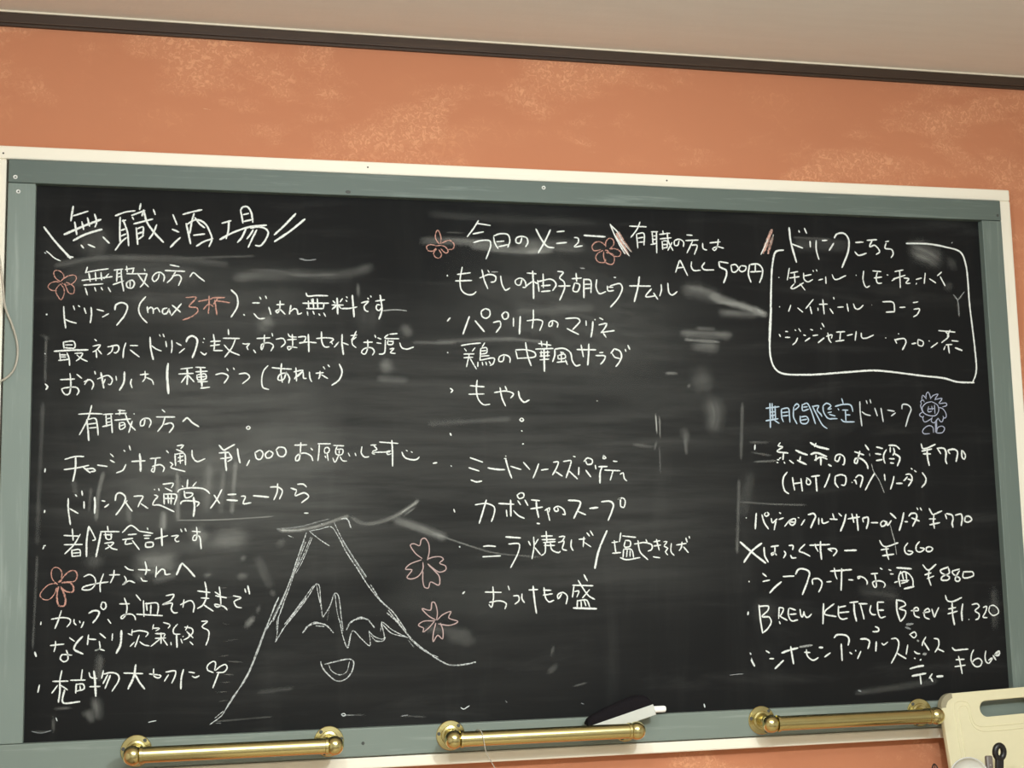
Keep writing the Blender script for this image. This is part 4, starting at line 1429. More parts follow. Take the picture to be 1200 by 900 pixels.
("box_row_beer","white","""3.5:1313.5,-119.8 1314.3,-120.8;
3.5:1335.7,-101.9 1330.3,-125.0;
3.5:1334.8,-120.9 1354.9,-117.6;
3.5:1336.7,-111.4 1352.5,-108.2;
3.5:1345.2,-111.1 1345.7,-130.0;
3.5:1344.2,-131.4 1336.7,-139.7 1340.9,-140.9 1362.9,-129.0;
3.5:1355.6,-131.1 1365.0,-143.0;
3.5:1365.0,-116.0 1379.5,-112.9;
3.5:1363.8,-110.6 1364.6,-122.8 1371.6,-127.2 1381.8,-122.3;
3.5:1382.8,-104.7 1384.1,-107.4;
3.5:1389.5,-103.2 1391.3,-106.6;
3.5:1393.3,-123.4 1402.0,-121.0;
3.5:1408.1,-116.2 1408.2,-129.8;
3.5:1421.3,-111.8 1426.5,-121.2 1449.6,-113.2;
3.6:1470.1,-111.3 1470.8,-112.7;
3.6:1486.3,-103.2 1484.1,-121.1 1489.7,-134.6 1497.2,-131.7;
3.6:1504.8,-102.7 1522.3,-103.6;
3.6:1506.9,-116.4 1523.2,-114.0;
3.6:1515.0,-103.8 1511.4,-114.9 1513.6,-125.8 1522.5,-125.6;
3.6:1533.7,-109.4 1536.6,-110.1;
3.6:1543.3,-120.9 1551.0,-116.6;
3.6:1550.4,-102.9 1568.4,-99.1;
3.6:1546.5,-117.3 1572.2,-109.2;
3.6:1560.9,-99.8 1560.2,-134.2;
3.6:1568.9,-114.8 1579.2,-115.9 1572.7,-124.3 1581.6,-124.6;
3.6:1594.0,-116.9 1606.1,-113.8;
3.6:1614.2,-103.9 1610.7,-124.7;
3.6:1622.4,-114.8 1635.4,-122.7;
3.6:1648.8,-100.8 1639.3,-108.8;
3.6:1645.2,-110.0 1654.5,-127.8;
3.6:1593.3,-126.5 1595.0,-123.7"""),
("box_row_highball","white","""3.6:1312.2,-175.1 1313.0,-176.4;
3.6:1335.0,-171.9 1330.1,-184.1;
3.7:1348.4,-177.0 1358.5,-184.9;
3.7:1380.7,-160.2 1364.6,-178.0;
3.7:1373.4,-173.8 1376.3,-188.0;
3.7:1392.2,-169.4 1408.9,-168.5;
3.7:1399.9,-159.7 1401.2,-188.0;
3.7:1389.0,-176.2 1389.3,-181.5;
3.7:1413.3,-177.0 1419.4,-186.3;
3.7:1421.7,-155.2 1423.0,-159.2;
3.7:1429.3,-174.0 1440.9,-173.2;
3.7:1448.5,-166.8 1450.6,-181.6;
3.7:1461.6,-166.5 1465.4,-175.9 1472.7,-176.3 1481.8,-168.8;
3.8:1521.7,-161.6 1543.7,-162.8 1545.6,-179.7;
3.8:1527.8,-181.4 1545.5,-180.2;
3.8:1556.4,-171.8 1568.2,-171.0;
3.8:1585.1,-161.9 1595.6,-160.0;
3.8:1585.7,-174.8 1597.7,-173.7 1592.5,-184.2 1583.9,-189.3;
3.1~:1498.8,-167.9 1499.9,-168.7"""),
("box_row_ginger","white","""3.6:1309.0,-227.2 1311.6,-232.0;
3.6:1321.7,-221.7 1326.8,-222.1;
3.6:1320.6,-232.9 1330.5,-232.7;
3.6:1345.5,-233.3 1341.4,-241.3 1334.6,-246.8;
3.6:1340.6,-218.1 1342.7,-220.2;
3.6:1348.4,-215.9 1352.3,-221.7;
3.6:1357.7,-227.7 1361.9,-229.0;
3.6:1370.2,-232.9 1359.9,-239.7;
3.7:1371.9,-216.8 1376.7,-218.6;
3.7:1376.1,-228.8 1386.2,-227.3;
3.7:1398.8,-232.4 1386.0,-242.0;
3.7:1392.6,-214.5 1394.2,-216.4;
3.7:1395.4,-204.8 1399.9,-212.3;
3.7:1403.2,-229.7 1414.9,-226.8 1413.1,-233.5;
3.7:1406.5,-222.9 1408.6,-236.3 1412.6,-241.6;
3.7:1423.8,-221.3 1441.2,-220.1;
3.7:1432.4,-221.1 1430.2,-235.9;
3.7:1421.4,-238.8 1438.8,-236.3;
3.7:1445.1,-227.6 1456.8,-224.7;
3.7:1464.3,-219.2 1461.0,-236.8;
3.7:1474.3,-221.7 1475.2,-231.2 1483.9,-231.8 1499.4,-225.4;
3.7:1523.3,-230.4 1524.8,-230.9;
3.7:1550.3,-221.8 1551.6,-223.1;
3.7:1542.2,-232.8 1546.1,-240.9;
4.3:1542.1,-234.2 1562.9,-231.7 1565.4,-237.9 1557.1,-252.9;
3.8:1577.0,-241.2 1586.0,-239.5;
3.8:1590.9,-232.0 1590.2,-242.9 1598.9,-244.7 1601.5,-237.3 1590.9,-232.0;
3.8:1613.0,-234.4 1614.4,-235.8;
3.8:1631.1,-238.2 1616.5,-248.0;
3.8:1634.5,-214.9 1669.4,-217.1;
3.8:1648.5,-216.0 1655.4,-224.2 1639.5,-238.1;
3.8:1659.1,-213.1 1652.3,-225.6;
3.8:1660.7,-233.7 1675.0,-234.8;
3.8:1652.8,-240.6 1654.5,-258.4;
3.8:1646.5,-244.8 1643.0,-251.7;
5.2:1667.3,-247.3 1681.9,-252.5;
3.8:1648.2,-242.1 1661.7,-241.0"""),
("limited_blue","blue","""3.7:1276.2,-365.0 1302.5,-361.8;
3.7:1284.6,-355.6 1284.0,-385.0;
3.2:1288.8,-355.5 1288.8,-385.0;
3.3:1283.1,-372.3 1294.7,-370.9;
3.2:1283.4,-379.1 1294.4,-377.1;
3.7:1275.1,-388.0 1299.3,-384.0;
3.7:1283.9,-387.0 1283.2,-400.7;
3.2:1291.8,-387.0 1301.0,-392.8;
3.2:1294.2,-360.4 1294.1,-384.0;
3.3:1306.5,-366.3 1306.7,-383.0 1309.5,-389.9;
3.3:1306.5,-366.3 1320.2,-364.8 1321.7,-377.0 1322.1,-390.8;
3.3:1308.3,-372.8 1319.9,-371.5;
3.3:1307.9,-379.1 1319.5,-378.0;
3.3:1330.9,-362.2 1329.9,-380.9 1336.0,-393.7;
3.3:1332.0,-361.2 1337.5,-356.3 1341.6,-360.2 1332.7,-368.1;
3.3:1348.1,-357.2 1348.5,-369.1 1360.3,-366.0;
3.3:1349.1,-358.2 1357.7,-355.2 1364.5,-367.0 1372.6,-393.6;
3.3:1349.9,-362.7 1358.4,-361.5;
3.3:1342.7,-378.9 1344.1,-391.7 1354.6,-392.7 1359.2,-386.8 1355.3,-379.9 1343.6,-380.9;
3.3:1344.4,-386.8 1356.1,-384.8;
3.3:1368.0,-360.1 1376.6,-377.8 1387.3,-396.6 1395.5,-402.1;
3.3:1369.0,-361.1 1380.8,-360.0 1377.2,-367.9 1384.2,-375.8 1386.1,-379.8;
3.3:1389.3,-360.0 1389.8,-370.9 1397.6,-382.7 1406.1,-384.7;
3.3:1389.3,-360.0 1397.0,-355.0 1405.3,-359.9 1398.6,-365.9 1406.1,-365.2;
3.3:1398.2,-372.8 1405.8,-371.2;
3.3:1401.2,-375.8 1412.8,-378.7;
3.3:1401.9,-383.7 1416.8,-383.6;
3.3:1427.5,-345.8 1430.2,-355.8;
3.3:1413.8,-360.8 1429.0,-357.2 1444.0,-357.7 1447.0,-361.7 1448.7,-370.6;
3.3:1427.4,-367.7 1439.2,-367.7;
3.3:1433.7,-368.7 1433.7,-387.6;
3.3:1433.3,-376.6 1442.9,-376.6;
3.3:1424.3,-384.6 1428.3,-388.6 1450.8,-389.5;
3.3:1418.9,-364.8 1420.9,-367.8"""),
("limited_drink","pale","""3.3:1463.8,-351.6 1463.6,-372.6 1465.4,-397.4;
3.3:1467.0,-370.5 1474.3,-375.5 1483.9,-377.5;
3.3:1476.9,-349.5 1478.7,-355.5;
3.3:1484.6,-347.5 1486.3,-354.5;
3.3:1493.4,-363.4 1497.9,-378.4;
3.3:1506.0,-363.4 1509.2,-389.4;
3.4:1519.2,-367.3 1533.3,-369.3;
3.4:1526.2,-378.3 1535.3,-372.3;
3.4:1548.9,-365.2 1550.5,-357.1 1561.4,-357.1 1567.6,-364.1 1561.1,-380.2 1554.4,-398.3"""),
("sunflower","lavender","""2.4:1611.5,-350.8 1599.1,-353.9 1590.8,-363.0 1593.5,-372.1 1604.2,-377.1 1617.5,-377.0 1624.7,-367.9 1623.2,-357.8 1611.5,-350.8;
2.4:1604.2,-359.9 1602.4,-370.0 1610.3,-369.0;
2.4:1610.9,-358.9 1611.5,-366.9;
2.4:1616.6,-356.8 1616.6,-374.0;
2.4:1602.8,-365.0 1616.1,-363.9;
2.4:1590.2,-354.9 1588.3,-350.9 1594.0,-347.8 1595.9,-351.9;
2.4:1590.7,-347.8 1593.5,-338.7 1600.7,-345.8;
2.4:1599.7,-344.8 1601.4,-335.6 1604.9,-332.6 1607.9,-337.6 1609.6,-345.7;
2.4:1609.7,-344.7 1614.4,-339.6 1625.7,-336.5 1620.9,-342.6 1618.3,-347.7;
2.4:1619.5,-346.7 1633.0,-344.6 1631.7,-347.6 1625.7,-353.7;
2.4:1626.7,-354.7 1641.3,-353.6 1642.1,-357.7 1633.0,-360.8;
2.4:1625.1,-361.8 1632.8,-363.8 1638.9,-371.9 1639.5,-380.0 1634.9,-382.0 1632.9,-378.0;
2.4:1633.9,-380.0 1631.1,-388.1 1627.7,-389.1 1622.7,-382.0;
2.4:1622.7,-382.0 1617.9,-387.1 1613.2,-391.1 1607.9,-388.1 1610.6,-380.1;
2.4:1609.4,-382.1 1601.3,-387.1 1593.5,-389.2 1590.6,-382.1 1593.1,-378.1;
2.4:1591.8,-381.1 1585.4,-378.1 1584.5,-375.1 1590.2,-371.1 1592.6,-369.0;
2.4:1590.4,-369.0 1587.8,-358.0 1590.2,-354.9;
2.4:1616.7,-388.1 1615.3,-409.3;
2.4:1619.0,-387.1 1617.5,-409.3;
2.4:1610.9,-409.3 1610.4,-399.2 1604.0,-396.2 1593.8,-400.2 1588.5,-407.3 1590.9,-411.3 1603.0,-411.3;
2.4:1617.5,-409.3 1620.3,-400.2 1630.5,-397.2 1634.7,-401.2 1629.7,-409.2 1617.4,-410.3"""),
("drink_tea","white","""4.8:1251.8,-431.9 1250.7,-440.6;
4.0:1301.3,-428.1 1296.8,-433.9 1305.1,-435.9 1294.2,-443.7 1316.0,-447.2;
4.0:1306.6,-446.6 1305.0,-459.3;
4.0:1293.5,-459.2 1297.6,-459.6;
4.0:1292.2,-464.1 1295.3,-464.7;
4.0:1306.8,-463.2 1308.4,-466.1;
4.0:1301.0,-455.4 1297.7,-457.3;
5.2:1330.6,-441.8 1341.3,-446.7 1353.7,-450.7;
4.1:1339.8,-453.5 1337.3,-462.3;
5.2:1333.2,-460.4 1339.3,-463.3 1350.6,-468.3;
4.0:1317.5,-460.3 1325.5,-466.2;
5.7:1360.2,-428.1 1373.5,-435.0 1396.6,-440.4;
4.1:1371.7,-429.1 1368.2,-436.0;
5.2:1360.1,-449.7 1370.8,-446.8 1391.6,-453.7;
4.1:1366.9,-460.5 1379.9,-454.7 1392.4,-458.6;
4.9:1379.9,-453.7 1379.1,-469.4;
4.1:1370.6,-450.7 1370.0,-461.5;
5.2:1394.0,-468.4 1400.2,-471.4;
4.1:1418.2,-453.8 1413.4,-462.6 1407.8,-460.6 1410.8,-451.8 1419.5,-449.9 1426.6,-455.8 1424.8,-468.6 1422.3,-468.6;
4.1:1447.6,-445.0 1453.9,-447.0 1466.5,-451.0;
4.6:1458.4,-444.0 1454.4,-455.9 1450.6,-466.7 1446.4,-464.7 1449.0,-457.8 1459.7,-457.9 1470.9,-467.8 1473.2,-476.7;
4.8:1469.8,-432.2 1476.8,-442.1;
3.3~:1477.5,-448.0 1478.3,-453.0;
4.2:1492.2,-436.2 1505.0,-439.2;
4.2:1489.3,-448.5 1501.1,-450.1;
5.0:1490.7,-461.6 1502.7,-459.6;
4.2:1517.3,-433.2 1532.5,-434.3 1539.7,-440.6;
4.2:1512.5,-441.2 1506.5,-450.1 1505.9,-460.0 1508.3,-467.0;
4.2:1526.8,-438.2 1528.5,-446.2 1524.9,-451.8;
4.2:1520.4,-436.2 1519.8,-446.2;
4.7:1527.3,-448.2 1538.7,-456.2 1532.7,-472.0;
4.2:1516.9,-458.1 1527.7,-458.5;
4.2:1518.5,-466.0 1525.7,-466.5;
4.2:1584.1,-430.3 1586.8,-439.3 1595.7,-438.4 1613.4,-431.4;
4.2:1584.3,-444.3 1605.5,-440.0;
4.2:1587.3,-449.3 1602.7,-449.4;
5.0:1595.6,-439.4 1595.6,-456.4 1598.3,-471.4;
4.2:1616.6,-438.4 1623.6,-449.4;
4.7:1618.8,-438.4 1630.9,-439.4 1634.4,-446.5 1632.7,-462.5 1635.1,-468.5;
4.2:1638.4,-443.5 1642.4,-449.5;
4.7:1638.5,-442.5 1651.9,-440.9 1658.3,-445.5 1657.0,-454.6 1654.1,-464.2;
4.2:1667.4,-442.5 1667.5,-456.6 1671.7,-459.6 1674.5,-452.6 1669.5,-443.5"""),
("drink_tea_note","white","""4.0:1312.2,-481.7 1304.4,-491.4 1302.7,-504.0 1306.2,-516.6 1313.3,-521.1;
4.0:1322.1,-491.5 1323.5,-506.1 1325.1,-514.8;
4.0:1322.6,-503.2 1338.4,-501.3;
4.0:1338.4,-493.5 1339.2,-506.2 1340.1,-516.9;
4.1:1350.4,-493.6 1348.8,-502.4 1353.9,-505.3 1357.3,-501.5 1355.5,-496.6 1349.4,-492.6;
4.1:1358.9,-490.4 1375.9,-488.5;
4.9:1368.0,-490.8 1368.7,-517.2;
4.1:1396.2,-485.1 1391.3,-496.8 1383.8,-510.5;
4.1:1406.6,-490.1 1405.9,-502.8 1411.8,-511.1;
4.1:1406.6,-490.1 1417.4,-487.2 1426.8,-490.2 1427.2,-501.0 1423.7,-506.9 1417.4,-505.8;
4.1:1439.0,-501.1 1440.0,-502.1;
4.1:1443.4,-498.2 1445.6,-497.2 1448.3,-505.1;
4.1:1446.9,-493.3 1453.6,-488.4 1460.9,-491.4 1455.5,-511.0;
4.1:1486.1,-484.7 1475.5,-499.4 1465.3,-516.0;
2.5~:1480.6,-467.8 1484.1,-481.7 1493.9,-497.6 1503.2,-521.3;
4.1:1505.4,-486.8 1506.3,-498.6;
4.1:1524.6,-490.8 1521.7,-501.7 1516.1,-515.1;
4.2:1528.5,-504.1 1541.1,-504.2;
4.2:1551.7,-492.0 1545.9,-497.9 1543.6,-498.9;
4.2:1548.7,-488.0 1557.5,-487.1 1561.4,-493.1 1559.9,-500.0 1552.7,-509.5;
4.2:1552.5,-496.0 1562.1,-499.0;
4.2:1560.3,-476.2 1562.8,-478.2;
4.2:1566.6,-480.2 1570.8,-483.2;
4.2:1582.8,-484.2 1589.7,-495.2 1588.1,-503.2 1579.9,-512.1"""),
("drink_passion","white","""4.8:1228.5,-563.7 1228.8,-564.5;
4.8:1248.4,-555.5 1245.0,-584.2;
4.0:1259.0,-558.5 1263.0,-573.0 1270.7,-584.6;
4.0:1267.0,-554.8 1263.7,-558.6 1267.7,-561.5 1272.6,-557.8 1269.1,-554.3;
4.0:1276.8,-565.5 1278.5,-573.2 1288.1,-566.6;
4.0:1286.0,-568.5 1281.5,-586.7;
4.0:1292.9,-555.1 1295.9,-557.1;
4.0:1291.2,-567.6 1300.7,-564.9;
4.0:1302.0,-580.3 1314.0,-568.9 1323.5,-567.1 1322.0,-575.7 1315.6,-578.5 1311.7,-572.7 1322.1,-572.9;
4.0:1328.8,-564.3 1331.3,-565.3;
4.0:1342.2,-568.3 1334.3,-578.8;
4.5:1349.0,-559.7 1360.6,-557.9 1363.5,-562.8 1358.8,-572.4 1352.9,-583.9;
4.0:1369.6,-565.7 1369.0,-577.9;
4.0:1375.9,-566.8 1376.5,-574.6 1380.7,-575.6 1388.8,-572.8;
4.1:1391.6,-568.0 1406.4,-569.1;
4.1:1397.5,-558.3 1400.1,-567.1;
4.1:1409.1,-557.5 1415.2,-563.4;
4.7:1423.9,-559.6 1419.9,-573.2 1411.5,-590.6;
4.1:1427.2,-568.4 1451.2,-564.9;
4.1:1435.6,-558.8 1438.9,-575.4;
4.7:1445.1,-559.9 1446.6,-590.1;
4.1:1456.4,-567.9 1458.1,-574.7;
4.6:1456.4,-567.9 1467.2,-566.0 1467.9,-572.9 1463.2,-587.1;
4.1:1473.0,-575.9 1487.0,-576.1;
4.1:1497.9,-572.3 1492.3,-577.1 1494.0,-583.0 1501.7,-580.2 1502.1,-574.3 1496.9,-572.3;
4.1:1504.3,-573.4 1506.0,-581.2 1514.1,-572.5;
4.6:1512.8,-558.8 1524.0,-568.7;
4.6:1540.3,-558.1 1536.9,-570.9 1529.1,-591.4;
4.1:1540.9,-574.9 1547.4,-575.3;
4.6:1550.2,-565.1 1554.9,-560.3 1564.7,-560.4 1566.5,-565.4 1556.6,-583.9;
4.2:1555.5,-568.2 1571.4,-574.3;
4.2:1567.6,-549.6 1569.5,-553.5;
4.2:1574.1,-549.6 1577.0,-554.6;
4.2:1592.2,-550.8 1599.5,-562.8 1602.8,-561.9 1618.6,-556.1;
4.2:1591.3,-570.6 1604.4,-570.8;
4.2:1591.6,-581.5 1612.7,-577.8;
4.2:1601.6,-563.8 1599.7,-575.7 1601.0,-588.5;
4.2:1624.7,-562.1 1627.4,-571.1;
4.7:1627.0,-561.2 1638.9,-564.3 1640.7,-570.3 1637.8,-580.1 1639.5,-587.1;
4.2:1645.5,-564.4 1657.8,-562.5 1659.6,-568.5 1656.3,-584.4;
4.2:1666.4,-566.6 1664.6,-575.6 1671.1,-577.6 1679.2,-572.8 1674.1,-566.7 1666.3,-567.0;
2.5~:1511.4,-580.3 1514.8,-596.1 1518.2,-609.8 1520.9,-635.3"""),
("drink_hassaku","white","""5.1:1214.8,-606.7 1234.9,-624.2 1262.6,-645.6;
5.1:1256.5,-609.7 1238.0,-622.3 1220.1,-643.3;
4.4:1260.3,-617.0 1261.2,-632.3 1267.2,-643.8;
4.0:1273.3,-616.3 1288.9,-614.6;
4.0:1281.5,-616.4 1279.9,-627.8 1274.6,-631.6 1273.7,-628.7 1278.9,-626.9 1283.9,-631.7;
4.0:1298.7,-624.4 1301.6,-629.2 1297.1,-636.8;
4.0:1308.5,-615.0 1316.8,-615.1 1315.4,-622.8;
4.0:1310.8,-632.2 1313.6,-637.1 1321.9,-636.9;
4.0:1339.9,-613.0 1328.2,-624.9 1338.0,-628.9 1349.1,-634.9;
4.0:1349.1,-615.1 1389.1,-614.4;
4.0:1359.7,-613.0 1361.5,-619.7 1365.3,-626.5;
4.7:1370.9,-608.3 1370.1,-622.8 1371.2,-641.1;
4.0:1384.4,-622.1 1392.6,-627.0;
4.0:1385.5,-622.1 1399.2,-622.3 1402.1,-626.3 1394.6,-635.2;
4.7:1416.9,-625.9 1441.3,-625.6;
3.9:1488.2,-608.3 1493.0,-617.2 1499.3,-620.2 1525.5,-613.5;
3.9:1489.9,-625.9 1505.5,-624.2;
4.6:1492.3,-636.7 1515.6,-634.2;
3.9:1500.3,-620.2 1501.7,-632.9 1504.7,-643.7;
4.0:1544.9,-614.2 1537.9,-622.9 1539.4,-632.7 1547.9,-635.4 1554.2,-631.0 1544.0,-628.3;
4.0:1568.9,-612.2 1561.9,-619.4 1561.4,-628.2 1568.7,-631.3 1577.8,-625.5 1569.3,-623.4;
4.0:1590.0,-621.8 1582.3,-623.7 1581.9,-629.5 1589.5,-630.7 1595.2,-625.8 1590.0,-621.8"""),
("drink_citrus","white","""4.7:1228.3,-677.2 1229.3,-678.1;
4.0:1255.1,-663.5 1262.5,-669.4;
4.0:1254.8,-678.1 1268.3,-675.8;
4.6:1290.8,-679.5 1279.0,-687.8 1267.2,-698.9;
4.0:1294.3,-670.1 1316.1,-669.6;
4.6:1318.9,-666.8 1325.0,-658.0 1338.5,-658.3 1346.1,-663.6 1341.5,-679.8 1330.3,-703.3;
4.0:1351.6,-685.7 1351.1,-677.1 1362.6,-675.5 1369.6,-681.4 1368.1,-690.0 1362.4,-699.4;
4.0:1378.6,-681.6 1388.5,-681.2;
4.5:1387.4,-662.6 1429.7,-660.6;
4.0:1395.1,-657.0 1397.4,-671.4 1399.9,-677.3;
4.7:1409.8,-658.2 1408.2,-679.4 1406.5,-697.6;
4.0:1422.3,-678.7 1431.8,-679.5;
3.9:1445.8,-675.4 1441.5,-677.3 1440.6,-674.3 1447.0,-673.5 1455.2,-677.6 1459.1,-684.4 1457.8,-688.6;
3.9:1467.4,-669.1 1481.3,-668.5;
3.9:1474.9,-668.3 1476.3,-680.9 1476.7,-692.5 1473.4,-693.4 1469.7,-684.7 1482.6,-682.1 1492.1,-685.2 1494.5,-690.1 1491.5,-694.4;
3.9:1486.2,-658.9 1490.7,-661.5;
3.9:1503.1,-662.1 1508.4,-663.8;
3.9:1505.8,-670.0 1512.3,-670.5;
3.9:1513.4,-686.1 1520.0,-683.9;
4.8:1519.4,-659.0 1549.4,-661.6;
3.9:1527.6,-665.6 1522.6,-676.2 1524.8,-693.7;
3.9:1526.2,-670.4 1532.9,-666.7 1543.4,-670.8 1550.4,-680.7 1550.6,-694.3;
3.9:1529.6,-668.5 1532.0,-681.2;
3.9:1537.2,-667.7 1538.5,-680.4;
3.9:1525.4,-683.0 1542.7,-682.5;
3.9:1527.3,-687.9 1540.4,-684.4;
4.8:1532.0,-697.8 1552.7,-694.0;
4.0:1572.6,-654.8 1582.8,-664.8 1599.9,-654.4;
4.0:1575.3,-673.4 1589.0,-669.8;
4.0:1579.6,-680.4 1594.1,-675.8;
4.0:1585.0,-664.9 1583.0,-678.5 1587.0,-693.2;
4.0:1624.6,-659.8 1607.8,-666.3 1609.7,-670.3 1625.5,-678.5 1623.0,-683.3 1608.8,-683.0 1610.2,-678.1 1626.1,-670.6 1624.5,-661.8;
4.0:1647.3,-664.2 1631.7,-668.8 1634.6,-673.8 1647.2,-681.9 1643.6,-686.7 1637.1,-684.6 1638.6,-678.8 1647.1,-667.2;
4.0:1654.6,-670.3 1653.9,-680.1 1675.1,-676.6 1674.4,-670.7 1654.7,-669.3"""),
("drink_beer","white","""4.7:1224.8,-730.8 1223.5,-736.4;
4.5:1245.7,-719.2 1247.4,-747.5 1250.5,-769.2;
3.8:1245.6,-722.0 1264.0,-722.5 1262.6,-729.1 1250.8,-740.0 1264.1,-741.4 1267.8,-750.0 1261.1,-761.0 1251.5,-768.6;
3.8:1284.4,-724.0 1282.4,-744.7;
3.8:1284.4,-724.9 1292.5,-727.0 1289.0,-735.5 1284.6,-741.0;
3.8:1285.6,-741.0 1298.7,-748.0;
3.8:1283.2,-749.5 1285.0,-754.2;
3.8:1302.8,-726.4 1301.2,-737.7 1306.8,-749.2 1319.3,-747.7;
3.8:1303.9,-726.4 1316.1,-730.5;
3.8:1304.3,-737.8 1316.7,-737.2;
3.8:1324.4,-729.2 1325.5,-739.9 1327.8,-743.2 1330.0,-740.0 1331.6,-733.2;
3.8:1331.6,-733.2 1332.9,-740.1 1336.5,-744.0 1341.1,-743.0 1346.3,-737.8;
4.6:1370.6,-720.2 1367.6,-756.7;
3.8:1391.5,-721.1 1373.0,-734.0 1371.7,-738.7 1394.4,-744.1;
3.8:1399.7,-725.2 1399.6,-744.3 1405.7,-749.2 1416.3,-747.6;
3.9:1399.5,-728.1 1414.4,-725.6;
3.9:1400.0,-737.6 1420.1,-736.3;
3.9:1422.1,-720.0 1439.0,-718.6;
4.7:1430.5,-720.3 1430.5,-737.5 1433.8,-753.9;
3.9:1439.9,-722.4 1456.8,-722.9;
3.9:1443.0,-723.5 1446.4,-738.0 1448.8,-750.5;
3.9:1464.0,-726.0 1461.3,-736.5 1465.2,-742.3 1472.6,-742.9;
3.9:1477.1,-720.5 1477.2,-736.9 1481.8,-748.6 1491.5,-746.9;
3.9:1477.1,-720.5 1489.9,-720.9;
3.9:1478.3,-735.0 1489.0,-735.3;
4.6:1515.8,-716.7 1515.5,-738.0 1520.8,-756.4;
3.9:1516.8,-717.7 1529.5,-720.9 1533.4,-726.8 1520.1,-733.3 1532.6,-738.4 1529.9,-748.0 1521.8,-756.5;
3.9:1543.4,-737.8 1558.6,-737.2 1556.7,-732.3 1550.1,-734.1 1550.4,-746.7 1559.8,-750.8;
3.9:1566.9,-742.3 1581.1,-739.8 1578.2,-734.8 1570.3,-739.5 1570.7,-750.1 1580.1,-754.3;
3.9:1585.7,-736.0 1590.1,-750.7 1592.6,-745.9 1599.9,-733.5;
4.0:1614.9,-711.5 1618.2,-721.3 1627.9,-723.5 1648.1,-716.6;
4.0:1619.3,-736.9 1634.8,-734.4;
4.0:1617.6,-745.7 1637.6,-741.3;
4.6:1627.7,-725.5 1627.3,-746.9 1629.9,-766.4;
4.6:1649.4,-728.0 1646.2,-743.5 1646.2,-759.1;
4.0:1659.4,-757.6 1660.6,-756.6;
3.8:1668.0,-730.1 1679.1,-728.8 1683.1,-733.8 1673.8,-741.4 1682.1,-748.4 1679.3,-756.2 1673.7,-758.0;
3.8:1690.7,-736.0 1698.5,-734.2 1695.6,-743.9 1689.4,-753.5 1698.1,-754.8;
3.3:1705.2,-733.4 1702.3,-743.1 1710.6,-751.2 1722.0,-746.6 1721.4,-739.7 1713.0,-732.6 1706.3,-733.4"""),
("drink_apple","white","""4.4:1226.3,-815.2 1232.5,-826.6;
3.9:1255.1,-800.3 1262.0,-804.6;
3.9:1261.5,-814.5 1269.7,-814.8;
4.7:1287.9,-818.3 1279.4,-825.5 1270.8,-832.6;
5.0:1285.1,-805.4 1300.1,-800.9 1316.7,-797.6;
4.4:1302.9,-794.4 1304.8,-809.5 1307.0,-825.5;
5.5~:1319.9,-795.9 1344.8,-793.5;
4.0:1328.7,-805.6 1340.0,-806.5;
4.0:1333.0,-801.0 1334.5,-812.4 1345.5,-820.3 1355.4,-815.9;
5.1:1357.6,-798.1 1365.3,-798.3;
4.0:1379.3,-808.3 1367.5,-815.4;
4.5:1388.1,-782.0 1392.5,-777.4 1405.1,-776.9 1414.4,-780.0 1417.2,-786.7 1414.5,-796.2;
4.5:1401.1,-792.9 1401.5,-823.2;
4.0:1416.9,-808.6 1421.6,-812.0;
4.0:1428.7,-805.2 1429.4,-807.1;
4.0:1439.1,-807.5 1432.0,-820.5;
4.5:1439.3,-785.9 1450.9,-785.9 1457.0,-789.9 1456.2,-796.6 1453.0,-803.5;
4.5:1470.2,-764.5 1476.4,-767.6 1476.1,-772.4 1464.3,-773.4;
4.5:1470.7,-791.3 1468.6,-808.5;
3.9:1481.1,-794.5 1485.1,-797.6 1493.3,-792.7;
3.9:1500.7,-787.5 1510.3,-786.9 1515.2,-793.7 1510.9,-810.9 1497.9,-831.4;
3.9:1510.7,-813.7 1528.2,-823.9;
3.9:1533.0,-799.1 1528.7,-816.3;
3.3:1537.4,-781.0 1548.4,-776.5 1551.3,-782.4 1546.7,-787.1 1538.5,-781.0;
8.1~:1552.8,-792.1 1555.3,-793.1;
3.9:1570.4,-785.9 1563.3,-796.3 1561.8,-802.0;
4.6:1565.5,-795.4 1575.3,-810.2;
3.9:1586.4,-789.3 1594.9,-791.5 1595.3,-802.1 1586.9,-814.4;
3.9:1591.7,-807.8 1605.3,-814.1;
4.6:1545.1,-811.1 1550.2,-815.1 1556.6,-815.9;
9.8~:1563.0,-817.4 1568.9,-816.3;
4.5:1544.3,-823.5 1546.4,-824.5;
4.6:1555.8,-827.7 1558.1,-825.9;
4.9:1534.5,-842.3 1549.7,-839.0 1562.7,-837.6;
5.2:1538.0,-855.4 1566.1,-851.5;
3.9:1554.1,-854.5 1555.2,-870.8;
3.9:1578.9,-852.6 1571.9,-860.9;
3.9:1574.2,-859.1 1579.0,-866.9;
6.2:1587.2,-858.1 1600.2,-857.8;
4.3:1622.1,-806.9 1627.2,-811.9 1640.3,-811.4 1654.5,-810.9;
3.9:1628.1,-829.3 1645.6,-829.0;
3.9:1625.1,-841.8 1647.0,-839.7;
3.9:1634.0,-822.8 1636.5,-834.5 1639.4,-855.4;
3.8:1665.8,-812.4 1660.5,-821.8 1659.7,-832.8 1667.5,-842.8 1676.9,-842.4 1681.3,-835.0 1676.3,-828.6 1666.9,-830.3 1661.0,-835.6;
3.8:1690.6,-815.3 1688.2,-826.9 1689.9,-835.3 1695.2,-838.2 1702.9,-828.8 1694.8,-832.7;
5.8:1708.0,-823.5 1717.9,-816.9 1716.6,-823.8 1708.0,-823.5;
4.1:1704.8,-824.1 1710.5,-832.6"""),
